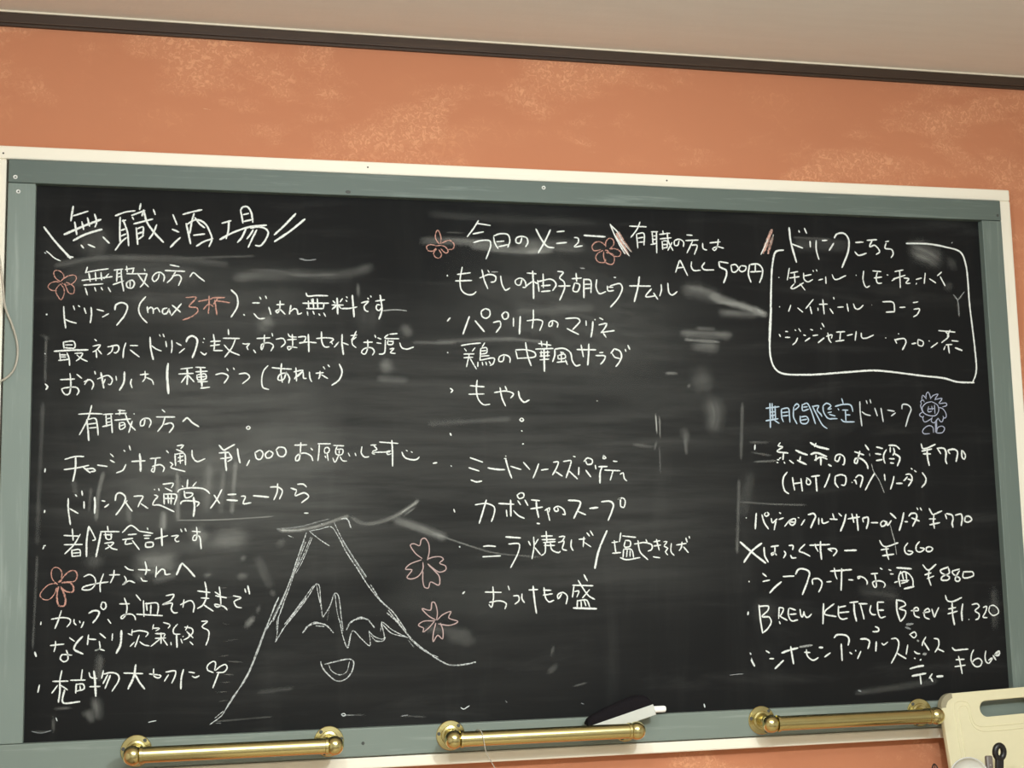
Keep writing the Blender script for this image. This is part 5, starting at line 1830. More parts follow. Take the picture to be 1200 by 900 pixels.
("mountain","chalk","""3.1:442.2,-578.3 429.2,-614.7 415.0,-656.7 396.3,-702.9 374.4,-739.3;
2.1:441.0,-593.7 426.8,-631.1 413.1,-670.7 398.7,-707.6;
2.1:449.3,-585.5 436.2,-617.2 420.2,-647.4 403.3,-684.4 387.1,-723.5;
2.1:451.6,-586.7 433.8,-628.9 424.4,-645.1;
2.1:408.0,-682.2 399.8,-707.6 394.0,-721.4 392.9,-738.7;
4.2~:438.6,-591.2 424.4,-633.4 408.0,-675.2 387.1,-716.5;
2.5:457.3,-663.5 440.8,-690.0 401.0,-739.0;
2.1:453.8,-665.8 429.0,-699.1 405.7,-728.7;
2.5:457.3,-663.5 462.0,-664.8 465.5,-693.0 468.4,-718.9;
2.1:458.5,-664.7 461.9,-683.6 466.6,-704.8;
2.6:468.4,-720.0 480.8,-700.5 489.2,-679.6 493.9,-682.0 499.6,-719.8 502.3,-742.1;
2.1:489.2,-680.7 492.6,-710.2 497.2,-729.1;
2.1~:479.6,-705.1 475.9,-724.9;
2.6:446.9,-576.0 464.7,-572.7 483.7,-569.4 495.6,-586.2;
2.1:488.5,-562.3 500.4,-587.5 519.3,-618.8 543.0,-654.8;
3.1:495.6,-586.2 509.8,-613.8 528.7,-642.7 545.3,-669.1 566.6,-695.7 585.7,-712.8 608.3,-745.3;
5.7~:500.3,-589.9 521.6,-623.5 540.6,-654.8;
2.1:548.9,-666.8 561.9,-688.5 582.2,-709.1;
2.6:448.1,-577.2 464.6,-590.5 481.2,-601.4;
3.7:500.5,-556.5 510.1,-556.2 516.7,-572.3;
2.1:411.6,-582.5 421.0,-586.7;
3.1:438.7,-545.7 445.8,-545.8;
2.1:467.1,-563.2 468.5,-564.7;
3.7~:392.8,-571.6 429.2,-568.6 452.9,-563.0 464.8,-559.6 479.0,-556.2;
3.0:396.3,-684.2 377.8,-727.8 364.0,-762.0 348.0,-802.8 329.9,-834.0 310.7,-862.7;
2.2:391.7,-691.1 373.2,-741.6 357.2,-784.8 341.2,-818.5 320.8,-845.0 309.6,-864.9;
4.1~:377.8,-725.5 364.0,-764.3 350.3,-800.6;
2.7:310.7,-862.7 305.1,-871.5 286.0,-885.3;
2.2:307.3,-864.8 293.8,-875.5;
2.1:396.3,-714.5 392.9,-749.1 390.6,-757.1;
2.5:441.9,-685.4 415.0,-719.7 390.6,-757.1;
2.1:433.7,-692.2 408.0,-729.9 394.0,-751.5;
2.7~:296.1,-883.5 304.0,-883.9;
2.5:497.2,-724.4 501.8,-750.2 510.0,-770.4 518.5,-742.6 532.6,-755.9 546.8,-768.1 545.9,-743.4;
2.5:510.0,-769.2 514.9,-748.3;
2.5:507.8,-741.1 510.2,-736.5;
2.6:545.8,-744.6 556.5,-754.3 570.9,-757.1 567.5,-730.0 585.4,-743.5 611.8,-757.3;
2.6:549.4,-751.7 556.5,-760.2 569.6,-760.6 573.3,-754.9;
2.6:565.0,-745.2 567.5,-728.8;
2.6:568.7,-733.5 583.0,-748.1 609.4,-756.0;
3.7:576.1,-714.9 590.4,-727.1 604.7,-744.1 619.0,-761.0 652.6,-788.1 669.5,-799.3;
4.3:669.5,-799.3 681.6,-804.5 711.0,-804.4 727.1,-801.4;
2.9:578.5,-710.2 588.0,-722.3 599.9,-736.8;
2.1:552.4,-671.7 566.6,-695.7;
2.1:592.9,-723.6 597.6,-734.4 611.9,-751.4;
2.9~:611.7,-760.8 621.3,-772.9;
2.2:614.2,-758.5 638.1,-779.4 662.3,-790.8"""),
("mountain_face","chalk","""3.7:435.5,-743.5 445.3,-732.2 459.4,-728.4 473.6,-731.9 486.5,-745.1;
2.5:440.7,-734.4 454.7,-726.6 466.5,-728.6;
2.5:457.1,-732.5 471.2,-734.1;
3.4:465.1,-790.9 467.4,-800.3 477.9,-813.4 492.0,-823.9 506.1,-821.4 516.8,-809.0 519.3,-792.8 513.4,-789.1 470.9,-795.8;
2.2:478.0,-796.0 482.6,-806.6 496.7,-814.1 507.4,-809.8 512.9,-792.6;
3.7:509.0,-738.8 515.0,-728.4 529.3,-723.0 542.4,-724.5 555.5,-739.0;
2.6:511.4,-731.8 530.5,-720.6 544.8,-724.6"""),
("flower_heading","orange","""2.6:40.6,-160.5 32.7,-154.7 29.8,-145.3 32.4,-142.1 39.1,-142.6 46.0,-150.8 45.0,-155.6 40.6,-160.5;
2.6:43.9,-156.8 52.8,-150.6 62.8,-149.2 65.9,-153.9 60.8,-162.4 49.7,-166.2 42.9,-162.8;
2.6:49.6,-161.5 57.5,-164.9 62.8,-170.7 61.2,-180.3 54.4,-179.3 49.8,-169.8 47.4,-162.7;
2.6:40.7,-164.1 46.4,-172.3 46.6,-181.8 42.3,-191.0 36.6,-184.4 33.5,-175.0 40.7,-164.1;
2.6:35.3,-176.1 26.4,-175.2 21.4,-170.5 23.9,-164.5 32.8,-160.7 39.5,-161.7"""),
("flower_everyone","orange","""2.7:46.0,-655.0 38.5,-647.2 35.9,-637.8 38.2,-629.4 43.8,-627.5 50.5,-632.2 52.3,-639.9 50.8,-648.3;
3.1:50.0,-650.0 57.2,-640.0 65.2,-633.7 72.6,-633.9 76.0,-640.4 72.9,-649.7 66.4,-651.2 55.7,-651.0;
4.0:52.5,-652.6 64.0,-652.0 70.6,-659.0 70.0,-666.6 59.3,-666.3 51.0,-658.5;
4.2:51.0,-658.5 54.4,-665.3 58.8,-680.7 56.5,-689.1 48.3,-688.0 45.7,-678.6 45.9,-665.1 47.7,-658.4;
2.5:42.7,-653.2 33.0,-654.7 22.6,-664.6 19.5,-672.1 25.3,-678.1 33.5,-678.3 41.4,-670.1 44.5,-660.0;
6.0:47.3,-651.6 52.4,-647.5"""),
("flower_menu_left","orange","""2.9:674.9,-76.9 668.5,-66.9 669.4,-56.6 672.7,-52.1 678.1,-64.0 677.4,-76.8;
2.9:679.2,-75.5 693.3,-69.9 701.4,-76.0 699.4,-85.1 690.5,-86.6;
2.9:677.9,-79.3 685.5,-81.7 690.9,-90.4 686.6,-93.1 677.8,-85.7;
2.9:670.2,-86.0 664.5,-93.8 667.5,-100.8 675.0,-102.4 678.9,-95.9 674.0,-87.1;
2.9:667.8,-79.7 657.7,-78.7 652.1,-82.7 655.0,-89.5 663.8,-90.0 669.0,-84.7;
2.9:667.8,-80.9 677.9,-79.3"""),
("flower_menu_right","orange","""3.0:971.0,-78.0 957.6,-80.2 954.3,-73.3 960.7,-65.2 970.1,-63.6 979.3,-69.8;
3.0:980.5,-72.4 980.8,-63.2 987.8,-56.4 994.4,-58.8 995.4,-68.0 987.1,-76.2;
3.0:987.1,-76.2 999.2,-75.8 1008.4,-82.1 1005.5,-88.8 994.8,-89.1 983.0,-80.2;
3.0:980.2,-82.9 993.5,-86.5 995.8,-96.9 991.6,-104.4 980.9,-102.6 975.9,-92.3 976.2,-81.8;
3.0:975.0,-79.2 965.4,-84.7 960.7,-92.7 965.0,-100.4 976.9,-101.4 979.8,-94.8;
4.8:979.0,-79.0 984.3,-79.4"""),
("slashes_pink","pink","""9.6:1001.5,-46.7 1009.1,-62.3 1021.8,-85.1;
4.8:1005.6,-44.0 1015.8,-62.1 1028.7,-80.2;
9.3:1304.7,-29.0 1295.8,-47.7 1284.6,-75.6;
8.3:1306.0,-42.0 1299.8,-58.4 1294.4,-76.1"""),
("slashes_white","white","""3.5:989.9,-30.0 997.4,-49.5 1006.2,-67.7 1016.4,-84.5;
3.5:991.2,-32.6 1003.0,-44.0 1013.1,-62.2 1028.7,-80.7;
3.5:997.4,-49.5 1007.7,-65.0 1024.4,-88.2;
2.7:1307.0,-39.2 1301.1,-55.7 1296.4,-65.3;
2.7:1280.2,-77.9 1288.0,-62.8 1295.8,-47.7"""),
("cherry_upper","sakura","""2.5:637.3,-625.1 625.7,-615.9 617.5,-601.6 623.3,-599.7 633.2,-603.2 636.4,-593.0 641.7,-590.5 648.2,-598.3 649.8,-612.5 646.4,-627.8;
2.5:646.5,-626.5 657.0,-622.9 670.1,-623.1 674.0,-627.1 667.3,-633.4 677.8,-638.7 677.7,-645.1 667.1,-648.7 659.3,-644.7 646.9,-634.2;
2.5:647.6,-635.5 659.3,-647.3 666.5,-656.4 665.5,-670.5 651.2,-665.0 647.1,-675.1 641.1,-673.7 638.1,-663.4 638.3,-646.8;
2.5:638.6,-631.5 638.4,-643.0 629.1,-655.6 616.1,-659.1 610.9,-656.5 619.6,-643.9 608.5,-642.4 615.1,-634.9 636.0,-627.1"""),
("cherry_lower","sakura","""2.5:659.4,-728.9 647.7,-722.2 636.2,-709.2 650.5,-712.2 653.3,-699.5 657.2,-699.1 662.2,-715.0 660.7,-729.0;
2.5:662.0,-729.0 671.3,-720.4 685.7,-715.7 681.6,-725.8 697.3,-732.6 684.1,-738.5 663.2,-735.4;
2.5:667.1,-734.2 671.4,-747.1 670.1,-761.0 662.4,-754.4 654.4,-765.0 654.6,-752.9 659.3,-734.0;
2.4:656.7,-731.4 647.5,-741.3 637.0,-748.5 638.4,-742.2 629.4,-736.9 637.2,-730.8 658.0,-730.2"""),
("chalk_marks","pale","""3.0~:431.4,-110.3 444.5,-112.9 459.1,-111.0;
2.1:47.6,-863.8 49.7,-869.1;
1.8~:11.4,-883.2 25.6,-886.5 40.9,-883.3;
2.1:189.7,-877.4 195.0,-876.3 201.7,-875.3;
2.0:498.7,-878.2 503.0,-877.0 505.8,-879.9 501.5,-881.1 498.7,-878.2;
1.7~:505.8,-879.9 519.9,-880.5;
2.3~:598.3,-885.3 609.8,-884.4;
2.3:700.0,-875.7 704.3,-878.7 714.7,-873.5;
2.2~:776.9,-867.6 779.8,-870.6;
1.9:1226.9,-812.0 1229.0,-818.1 1231.9,-825.6;
3.4:1134.4,-888.4 1135.8,-894.3;
1.9~:1184.4,-840.2 1210.3,-839.0;
2.2~:910.7,-877.5 915.2,-879.1;
4.0:1224.9,-803.0 1226.3,-806.0;
4.8~:1430.4,-876.7 1435.3,-878.4;
6.5~:1532.4,-762.7 1546.2,-761.6;
4.9~:1530.4,-767.3 1540.4,-770.7;
2.1:1673.9,-43.8 1675.8,-42.1;
2.3~:1670.5,-144.0 1678.8,-155.4 1680.3,-185.2;
2.3~:1694.5,-138.4 1678.8,-155.4;
2.2:14.4,-112.4 17.1,-113.8"""),
]
SMUDGES = """47.8*.10:71,-61 92,-94 79,-131;
11.1*.12:28,-135 93,-120 217,-118 315,-124;
36.1*.07:33,-154 148,-140 273,-143;
18.8*.11:315,-148 401,-139 503,-137 562,-120;
4.4*.10:344,-132 401,-134 423,-139 496,-137;
4.4*.08:358,-108 273,-113 224,-116;
6.0*.20:532,-149 532,-177;
31.8*.20:358,-214 390,-234;
83.9*.05:107,-180 273,-184 473,-187;
123.1*.06:57,-359 219,-372 531,-356;
44.7*.06:547,-178 546,-252;
20.9*.22:606,-221 623,-244;
6.0*.14:623,-253 703,-253;
23.8*.22:583,-279 578,-311;
11.8*.12:560,-316 619,-320;
94.9*.08:93,-526 359,-458 530,-429;
6.8*.22:115,-473 107,-505 103,-556;
5.4*.16:95,-498 92,-540;
8.2*.14:153,-527 156,-560;
11.0*.34:210,-538 208,-574;
8.3*.30:231,-474 232,-558;
15.4*.17:282,-457 276,-545;
7.1*.20:326,-455 319,-548;
8.4*.10:306,-472 301,-548;
8.1*.10:67,-484 73,-519;
2.2*.40:228,-555 290,-555 345,-553 390,-550;
27.6*.26:246,-572 269,-581 257,-598;
26.9*.14:81,-615 121,-625;
35.3*.24:154,-616 195,-624 242,-614;
19.0*.22:175,-635 168,-654;
10.9*.14:192,-654 236,-641;
36.0*.14:276,-591 359,-578;
54.4*.06:168,-624 359,-599;
5.6*.45:394,-574 429,-574 465,-567 501,-555 515,-551;
12.7*.14:409,-590 390,-600;
7.2*.22:515,-551 536,-564 573,-560 609,-543 635,-524;
3.8*.5:596,-552 635,-526;
2.9*.35:605,-553 629,-537;
14.5*.26:586,-557 624,-569 682,-593;
2.9*.30:653,-581 705,-600 764,-618 825,-625 847,-627;
14.0*.10:359,-613 384,-670;
8.4*.14:384,-670 390,-684;
13.7*.18:638,-72 744,-72 806,-79;
3.1*.14:683,-55 722,-56;
13.9*.22:729,-78 806,-84 885,-81;
21.8*.13:806,-70 948,-75;
6.2*.22:829,-88 869,-85;
15.3*.04:653,-23 966,-30;
243.4*.05:652,-99 1152,-274;
18.5*.08:804,-195 961,-184;
7.5*.14:665,-251 803,-245 865,-250;
8.9*.10:648,-395 799,-386;
25.8*.20:1116,-146 1157,-151 1206,-166;
13.0*.42:1173,-157 1206,-166 1256,-181 1289,-193;
4.9*.38:1186,-170 1231,-173 1264,-187;
14.6*.22:1189,-189 1272,-193;
6.4*.18:1146,-218 1187,-220;
16.0*.16:1113,-229 1220,-232;
5.6*.34:1121,-240 1194,-244;
19.3*.16:1133,-253 1194,-255;
5.6*.28:1082,-302 1110,-303;
41.5*.14:1125,-321 1150,-315 1183,-305;
35.2*.15:1166,-337 1177,-383 1162,-414;
8.0*.35:1127,-323 1132,-326;
15.8*.10:1114,-399 1123,-430;
3.1*.45:1064,-374 1065,-414;
3.2*.20:1071,-379 1071,-421;
4.7*.26:1065,-424 1058,-442;
3.1*.14:1069,-433 1069,-483;
6.3*.20:1118,-417 1120,-451;
6.2*.10:1017,-430 1061,-436;
5.0*.12:1344,-43 1425,-45;
23.5*.06:1338,-56 1468,-55;
38.0*.24:1578,-52 1627,-70 1654,-90;
5.2*.14:1575,-45 1620,-42;
17.5*.12:1663,-69 1679,-99;
13.9*.10:1648,-133 1674,-126;
2.8*.28:1671,-144 1679,-155 1694,-138;
4.2*.18:1679,-155 1680,-189;
4.8*.16:1239,-427 1281,-428;
4.0*.14:1243,-445 1284,-452;
4.0*.18:1246,-463 1296,-461;
22.4*.05:1242,-476 1221,-569;
3.2*.16:1216,-535 1288,-540 1348,-542;
6.5*.12:1231,-352 1223,-461;
6.4*.12:1218,-492 1208,-629;
11.1*.07:1420,-881 1522,-873 1591,-865;
46.9*.05:1222,-728 1295,-731;
32.3*.05:1431,-695 1532,-713;
16.8*.06:1717,-694 1712,-781;
12.0*.16:113,-765 111,-812;
11.9*.22:97,-851 103,-876;
15.9*.20:107,-832 113,-872;
9.2*.14:87,-854 98,-867;
5.2*.14:43,-850 73,-849;
5.2*.10:44,-860 44,-889;
2.6*.14:11,-883 44,-885;
4.0*.14:14,-607 10,-757;
4.1*.14:20,-253 20,-331;
6.8*.08:17,-359 13,-593;
13.7*.14:17,-258 20,-249;
9.7*.26:339,-733 359,-714;
6.9*.2:359,-711 366,-695;
1.7*.22:298,-666 315,-667;
1.7*.14:307,-682 338,-681;
1.7*.2:299,-701 321,-700;
1.6*.28:298,-777 318,-776;
1.6*.3:310,-785 340,-788;
1.9*.34:307,-806 325,-808;
1.6*.22:302,-819 321,-819;
1.6*.3:294,-834 318,-834;
1.6*.16:298,-849 316,-848;
1.6*.16:307,-754 332,-750;
1.6*.16:302,-723 318,-727;
8.4*.2:331,-620 345,-616;
11.1*.22:325,-646 348,-650;
8.3*.14:271,-646 290,-645;
2.7*.10:292,-881 387,-877;
6.9*.07:360,-838 422,-832;
17.3*.10:673,-756 731,-768;
14.4*.10:636,-740 724,-753;
2.8*.14:499,-880 541,-881;
2.8*.12:598,-885 642,-889;
8.8*.10:850,-826 873,-810;
5.9*.12:858,-798 866,-776;
3.7*.14:895,-849 925,-843;
85.9*.03:557,-674 853,-696"""


LABELS = {
    'title': 'large white chalk title in Japanese between slashes',
    'three_cups': 'orange chalk lettering in brackets',
    'limited_blue': 'light blue chalk heading lettering',
    'limited_drink': 'thin pale chalk lettering after the blue heading',
    'sunflower': 'lavender chalk drawing of a sunflower with two leaves',
    'drink_box': 'white chalk box with rounded corners round the drinks list',
    'mountain': 'white chalk drawing of a snow-capped mountain',
    'mountain_face': 'white chalk smiling face on the mountain',
    'flower_heading': 'orange chalk flower with five looped petals under the title',
    'flower_everyone': 'thick orange chalk flower with five looped petals',
    'flower_menu_left': 'small orange chalk flower at the start of the menu heading',
    'flower_menu_right': 'orange chalk flower at the end of the menu heading',
    'slashes_pink': 'pink chalk slashes either side of the price heading',
    'slashes_white': 'white chalk edges of the pink slashes',
    'cherry_upper': 'dusty pink chalk cherry blossom, the larger one',
    'cherry_lower': 'dusty pink chalk cherry blossom, the smaller one',
    'chalk_marks': 'small stray chalk ticks',
}
KINDS = {'sunflower': 'chalk_flower', 'drink_box': 'chalk_box', 'mountain': 'chalk_drawing', 'mountain_face': 'chalk_face',
         'slashes_pink': 'chalk_slashes', 'slashes_white': 'chalk_slashes', 'chalk_marks': 'chalk_marks', 'title': 'chalk_title'}

def ribbon(bm, la, ld, luv, pts2, width, density, y, soft, step):
    """a chalk mark lying on the slate: a flat band with worn edges"""
    P = catmull(pts2, step)
    if (P[-1] - P[0]).length < 1e-5 and len(P) > 3:
        pass
    n = len(P)
    if soft:
        offs = [-1.0, -0.66, -0.33, 0.0, 0.33, 0.66, 1.0]
        alph = [0.0, 0.24, 0.78, 1.0, 0.78, 0.24, 0.0]
        half = width * 0.85
    else:
        offs = [-1.0, -0.55, 0.0, 0.55, 1.0]
        alph = [0.15, 0.82, 1.0, 0.82, 0.15]
        half = width * 0.61
    # lengthen a little so that the worn tips keep the stroke's length
    L = sum((P[i + 1] - P[i]).length for i in range(n - 1))
    rows = []
    s = 0.0
    ph = random.random() * 100
    for i in range(n):
        if i:
            s += (P[i] - P[i - 1]).length
        d = P[min(i + 1, n - 1)] - P[max(i - 1, 0)]
        if d.length < 1e-7:
            d = Vector((1, 0))
        d.normalize()
        nr = Vector((-d.y, d.x))
        w = half * (0.93 + 0.22 * mnoise.noise((s * 90, ph, 0)))
        e = min(s, L - s)
        if soft:
            cap = min(1.0, e / max(1e-6, min(L * 0.5, width * 0.9)))
            cap = cap * cap * (3 - 2 * cap)
            wcap = 0.75 + 0.25 * cap
        else:
            cap = 1.0
            wcap = min(1.0, 0.62 + 0.38 * e / (width * 0.7))
        row = []
        for o, a in zip(offs, alph):
            q = P[i] + nr * (o * w * wcap)
            v = bm.verts.new((q.x, y, q.y))
            v[la] = a * cap
            v[ld] = density
            row.append((v, s, o * half))
        rows.append(row)
    fs = []
    for a, b in zip(rows, rows[1:]):
        for k in range(len(offs) - 1):
            f = bm.faces.new((a[k][0], a[k + 1][0], b[k + 1][0], b[k][0]))
            for lp, (vv, ss, oo) in zip(f.loops, (a[k], a[k + 1], b[k + 1], b[k])):
                lp[luv].uv = (ss + ph, oo + ph)
    if not soft:
        # small round tips
        for row, sgn in ((rows[0], -1), (rows[-1], 1)):
            i0 = 0 if sgn < 0 else n - 1
            d = (P[1] - P[0]) if sgn < 0 else (P[-1] - P[-2])
            if d.length < 1e-7:
                continue
            d = d.normalized() * sgn
            q = P[i0] + d * (half * 0.5)
            tip = bm.verts.new((q.x, y, q.y))
            tip[la] = 0.35
            tip[ld] = density
            for k in range(len(offs) - 1):
                f = bm.faces.new((row[k][0], row[k + 1][0], tip))

def parse(text):
    for st in text.split(';'):
        st = st.strip()
        if st:
            h, p = st.split(':')
            yield h, [tuple(float(c) / 1000 for c in q.split(',')) for q in p.split()]

def chalk_part(name, strokes, mat, soft=False):
    bm = bmesh.new()
    la = bm.verts.layers.float.new('chalk')
    ld = bm.verts.layers.float.new('chalk_weight')
    luv = bm.loops.layers.uv.new('along')
    k = 0
    for w, dens, pts in strokes:
        y = SLATE_Y - (0.00012 if soft else 0.00035) - 0.000004 * (k % 45)
        ribbon(bm, la, ld, luv, [(x, z + ZB) for x, z in pts], w / 1000, dens, y, soft, 0.008 if soft else 0.0026)
        k += 1
    bmesh.ops.transform(bm, matrix=IB, verts=bm.verts)
    me = bpy.data.meshes.new(name)
    bm.to_mesh(me)
    bm.free()
    return link(name, me, mat, board)

for name, col, text in CHALK:
    st = []
    for h, pts in parse(text):
        faint = h.endswith('~')
        st.append((float(h.rstrip('~')), 0.36 if faint else 1.0, pts))
    kind = KINDS.get(name, 'chalk_flower' if name.startswith(('flower', 'cherry')) else 'chalk_lettering')
    o = chalk_part(kind, st, CHALKS[col])
    if name in LABELS:
        o['label'] = LABELS[name]
st = []
for h, pts in parse(SMUDGES):
    w, a = h.split('*')
    st.append((float(w), float(a), pts))
o = chalk_part('chalk_smudges', st, M['dust'], True)
o['label'] = 'grey smears of wiped chalk dust'

# ------------------------------------------------------------------ brass rails
def rail(xa, xb, label):
    z = ZB - 0.9190
    root = empty('brass_rail', ((xa + xb) / 2, 0.0, z), label, 'rail', 'brass rails on the lower frame')
    I = into(root)
    yo = 0.052
    zt = z - 0.0012
    for x in (xa, xb):
        bm = bmesh.new()
        lathe(bm, [(0.0245, 0.0), (0.0245, 0.0016), (0.0236, 0.0026), (0.0165, 0.0034), (0.0158, 0.0052), (0.0125, 0.0060), (0.0118, 0.0085), (0, 0.0085)], 40,
              I @ Matrix.Translation((x, 0.0, z)) @ AXIS_Y)
        fl = finish('flange', bm, M['brass'], root, True, 35)
        for k in range(3):
            a = math.radians(50 + 120 * k) if x == xa else math.radians(130 + 120 * k)
            bm = bmesh.new()
            lathe(bm, [(0.0030, 0.0), (0.0030, 0.0006), (0.0012, 0.0009), (0, 0.0004)], 14,
                  I @ Matrix.Translation((x + 0.0203 * math.cos(a), -0.0026, z + 0.0203 * math.sin(a))) @ AXIS_Y)
            s = finish('screw', bm, M['screw_dark'], fl, True, 35)
        bm = bmesh.new()
        lathe(bm, [(0.0095, 0.006), (0.0078, 0.010), (0.0070, 0.016), (0.0088, 0.0185), (0.0092, 0.021), (0.0074, 0.0235), (0.0068, 0.030), (0.0085, 0.040), (0.0085, yo)], 24,
              I @ Matrix.Translation((x, 0.0, z)) @ AXIS_Y)
        finish('post', bm, M['brass'], root, True, 40)
        sg = -1 if x == xa else 1
        bm = bmesh.new()
        prof = [(0.0, -0.0152)]
        for i in range(1, 13):
            a = -math.pi / 2 + math.pi * i / 12 * 0.78
            prof.append((0.0152 * math.cos(a), 0.0152 * math.sin(a)))
        prof += [(0.0138, 0.0105), (0.0138, 0.0150), (0.0125, 0.0155)]
        mt = I @ Matrix.Translation((x + sg * 0.004, -yo, zt)) @ Matrix.Rotation(math.radians(90 if sg < 0 else -90), 4, 'Y')
        lathe(bm, prof, 32, mt)
        finish('end_ball', bm, M['brass'], root, True, 40)
    bm = bmesh.new()
    lathe(bm, [(0.0124, 0.0), (0.0124, xb - xa - 0.016)], 40, I @ Matrix.Translation((xa + 0.008, -yo, zt)) @ AXIS_X)
    finish('tube', bm, M['brass'], root, True, 40)
    return root

rail(0.1720, 0.4765, 'brass rail with ball ends below the chalk mountain by the lower left corner')
rail(0.6790, 0.9840, 'brass rail with ball ends carrying the black eraser')
rail(1.2345, 1.5400, 'brass rail with ball ends next to the cream cutting board')

# ------------------------------------------------------------------ eraser and chalk
er = empty('board_eraser', (0.9140, -0.0186, ZB - 0.9290), 'black domed blackboard eraser with pale grey base tilted on the middle brass rail', 'eraser')
er.rotation_euler = (0.0, -math.radians(15.5), 0)
bm = bmesh.new()
EL = 0.119
box(bm, 0.0, EL, -0.0185, 0.009, 0.0, 0.0185, 0.0012)
finish('eraser_base', bm, M['felt_grey'], er)
# domed back: rises from the left end, highest near the right end
bm = bmesh.new()
NX, NY = 28, 14
prof = [(0.0, 0.006), (0.03, 0.011), (0.10, 0.014), (0.30, 0.018), (0.55, 0.0215), (0.78, 0.0225), (0.90, 0.019), (0.96, 0.0135), (1.0, 0.005)]
def hgt(u):
    for (a, ha), (b, hb) in zip(prof, prof[1:]):
        if a <= u <= b:
            k = (u - a) / (b - a)
            k = k * k * (3 - 2 * k) if a > 0.5 else k
            return ha + (hb - ha) * k
    return prof[-1][1]
grid = []
for i in range(NX + 1):
    u = i / NX
    h = hgt(u)
    row = []
    for j in range(NY + 1):
        a = math.pi * j / NY
        yy = -0.0048 - 0.0138 * math.cos(a) * (0.97 if 0 < i < NX else 0.94)
        zz = 0.0185 + h * max(0.0, math.sin(a)) ** 0.55
        row.append(bm.verts.new((u * EL, yy, zz)))
    grid.append(row)
for i in range(NX):
    for j in range(NY):
        bm.faces.new((grid[i][j], grid[i + 1][j], grid[i + 1][j + 1], grid[i][j + 1]))
bm.faces.new(grid[0])
bm.faces.new(list(reversed(grid[-1])))
bm.faces.new([r[0] for r in grid] + [r[-1] for r in reversed(grid)])
finish('eraser_back', bm, M['felt_black'], er, True, 50)

bm = bmesh.new()
lathe(bm, [(0, 0), (0.0042, 0.0002), (0.0055, 0.0014), (0.0056, 0.004), (0.0056, 0.056), (0.0053, 0.0585), (0.0042, 0.0598), (0, 0.060)], 20,
      Matrix.Rotation(math.radians(90), 4, 'Y'))
ck = finish('chalk_stick', bm, M['chalkstick'], None, True, 40)
ck.location = (0.996, -0.0058, ZB - 0.8915)
tag(ck, 'white stick of chalk poking out behind the eraser', 'chalk')

# ------------------------------------------------------------------ counter below the board
Z_TOP = ZB - 1.262
cn = empty('kitchen_counter', (1.2, Y_WALL - 0.30, 0.0), 'wooden kitchen counter against the wall under the blackboard', 'counter')
I = into(cn)
def cpart(name, mat, *b, bevel=0.002, parent=cn):
    bm = bmesh.new()
    box(bm, *b, bevel)
    bmesh.ops.transform(bm, matrix=I, verts=bm.verts)
    return finish(name, bm, mat, parent)
cpart('countertop', M['counter'], 0.3, 2.6, -0.50, Y_WALL - 0.0005, Z_TOP - 0.035, Z_TOP, bevel=0.004)
cpart('cabinet_body', M['cabinet'], 0.34, 2.56, -0.45, Y_WALL - 0.0005, 0.0, Z_TOP - 0.035)
for k in range(4):
    xa = 0.35 + 0.55 * k
    d = cpart('door', M['cabinet'], xa, xa + 0.54, -0.470, -0.45, 0.09, Z_TOP - 0.05)
    bm = bmesh.new()
    lathe(bm, [(0.005, 0), (0.005, 0.012), (0.013, 0.016), (0.012, 0.024), (0, 0.026)], 18, I @ Matrix.Translation((xa + 0.48, -0.470, Z_TOP - 0.12)) @ AXIS_Y)
    finish('knob', bm, M['brass'], d, True, 40)

# ------------------------------------------------------------------ cutting board
LEAN, ROT = math.radians(8.0), math.radians(2.2)
CO = Vector((1.57529, -0.022, ZB - 0.88641))
cu = Vector((math.cos(ROT), 0, math.sin(ROT)))
cv = Vector((math.sin(ROT), 0, -math.cos(ROT))) * math.cos(LEAN) + Vector((0, -1, 0)) * math.sin(LEAN)
cw = cu.cross(cv)                                         # into the board, towards the wall
cb = empty('cutting_board', CO, 'cream plastic cutting board with grey corner and slot handle leaning on the frame', 'cutting board')
cbm = Matrix((cu, cv, cw)).transposed().to_4x4()

def rrect(x0, y0, x1, y1, r, n=10):
    pts = []
    for cx, cy, a0 in ((x1 - r, y0 + r, -90), (x1 - r, y1 - r, 0), (x0 + r, y1 - r, 90), (x0 + r, y0 + r, 180)):
        for i in range(n + 1):
            a = math.radians(a0 + 90 * i / n)
            pts.append((cx + r * math.cos(a), cy + r * math.sin(a)))
    return pts
BW, BH, BT = 0.245, 0.372, 0.012
outer = rrect(-0.0052, 0.0, BW - 0.005, BH, 0.024)
inner = rrect(0.0705, 0.0185, 0.176, 0.0465, 0.0138)
cu_d = bpy.data.curves.new('tmp', 'CURVE')
cu_d.dimensions = '2D'
cu_d.fill_mode = 'BOTH'
cu_d.extrude = BT / 2 - 0.0016
cu_d.bevel_depth = 0.0016
cu_d.bevel_resolution = 2
cu_d.offset = -0.0016
for loop in (outer, inner):
    sp = cu_d.splines.new('POLY')
    sp.points.add(len(loop) - 1)
    for p, (x, y) in zip(sp.points, loop):
        p.co = (x, y, 0, 1)
    sp.use_cyclic_u = True
tmp = bpy.data.objects.new('tmp', cu_d)
COL.objects.link(tmp)
bpy.context.view_layer.update()
me = bpy.data.meshes.new_from_object(tmp.evaluated_get(bpy.context.evaluated_depsgraph_get()))
bpy.data.objects.remove(tmp)
bpy.data.curves.remove(cu_d)
bm = bmesh.new()
bm.from_mesh(me)
bpy.data.meshes.remove(me)
bmesh.ops.translate(bm, vec=(0, 0, BT / 2), verts=bm.verts)
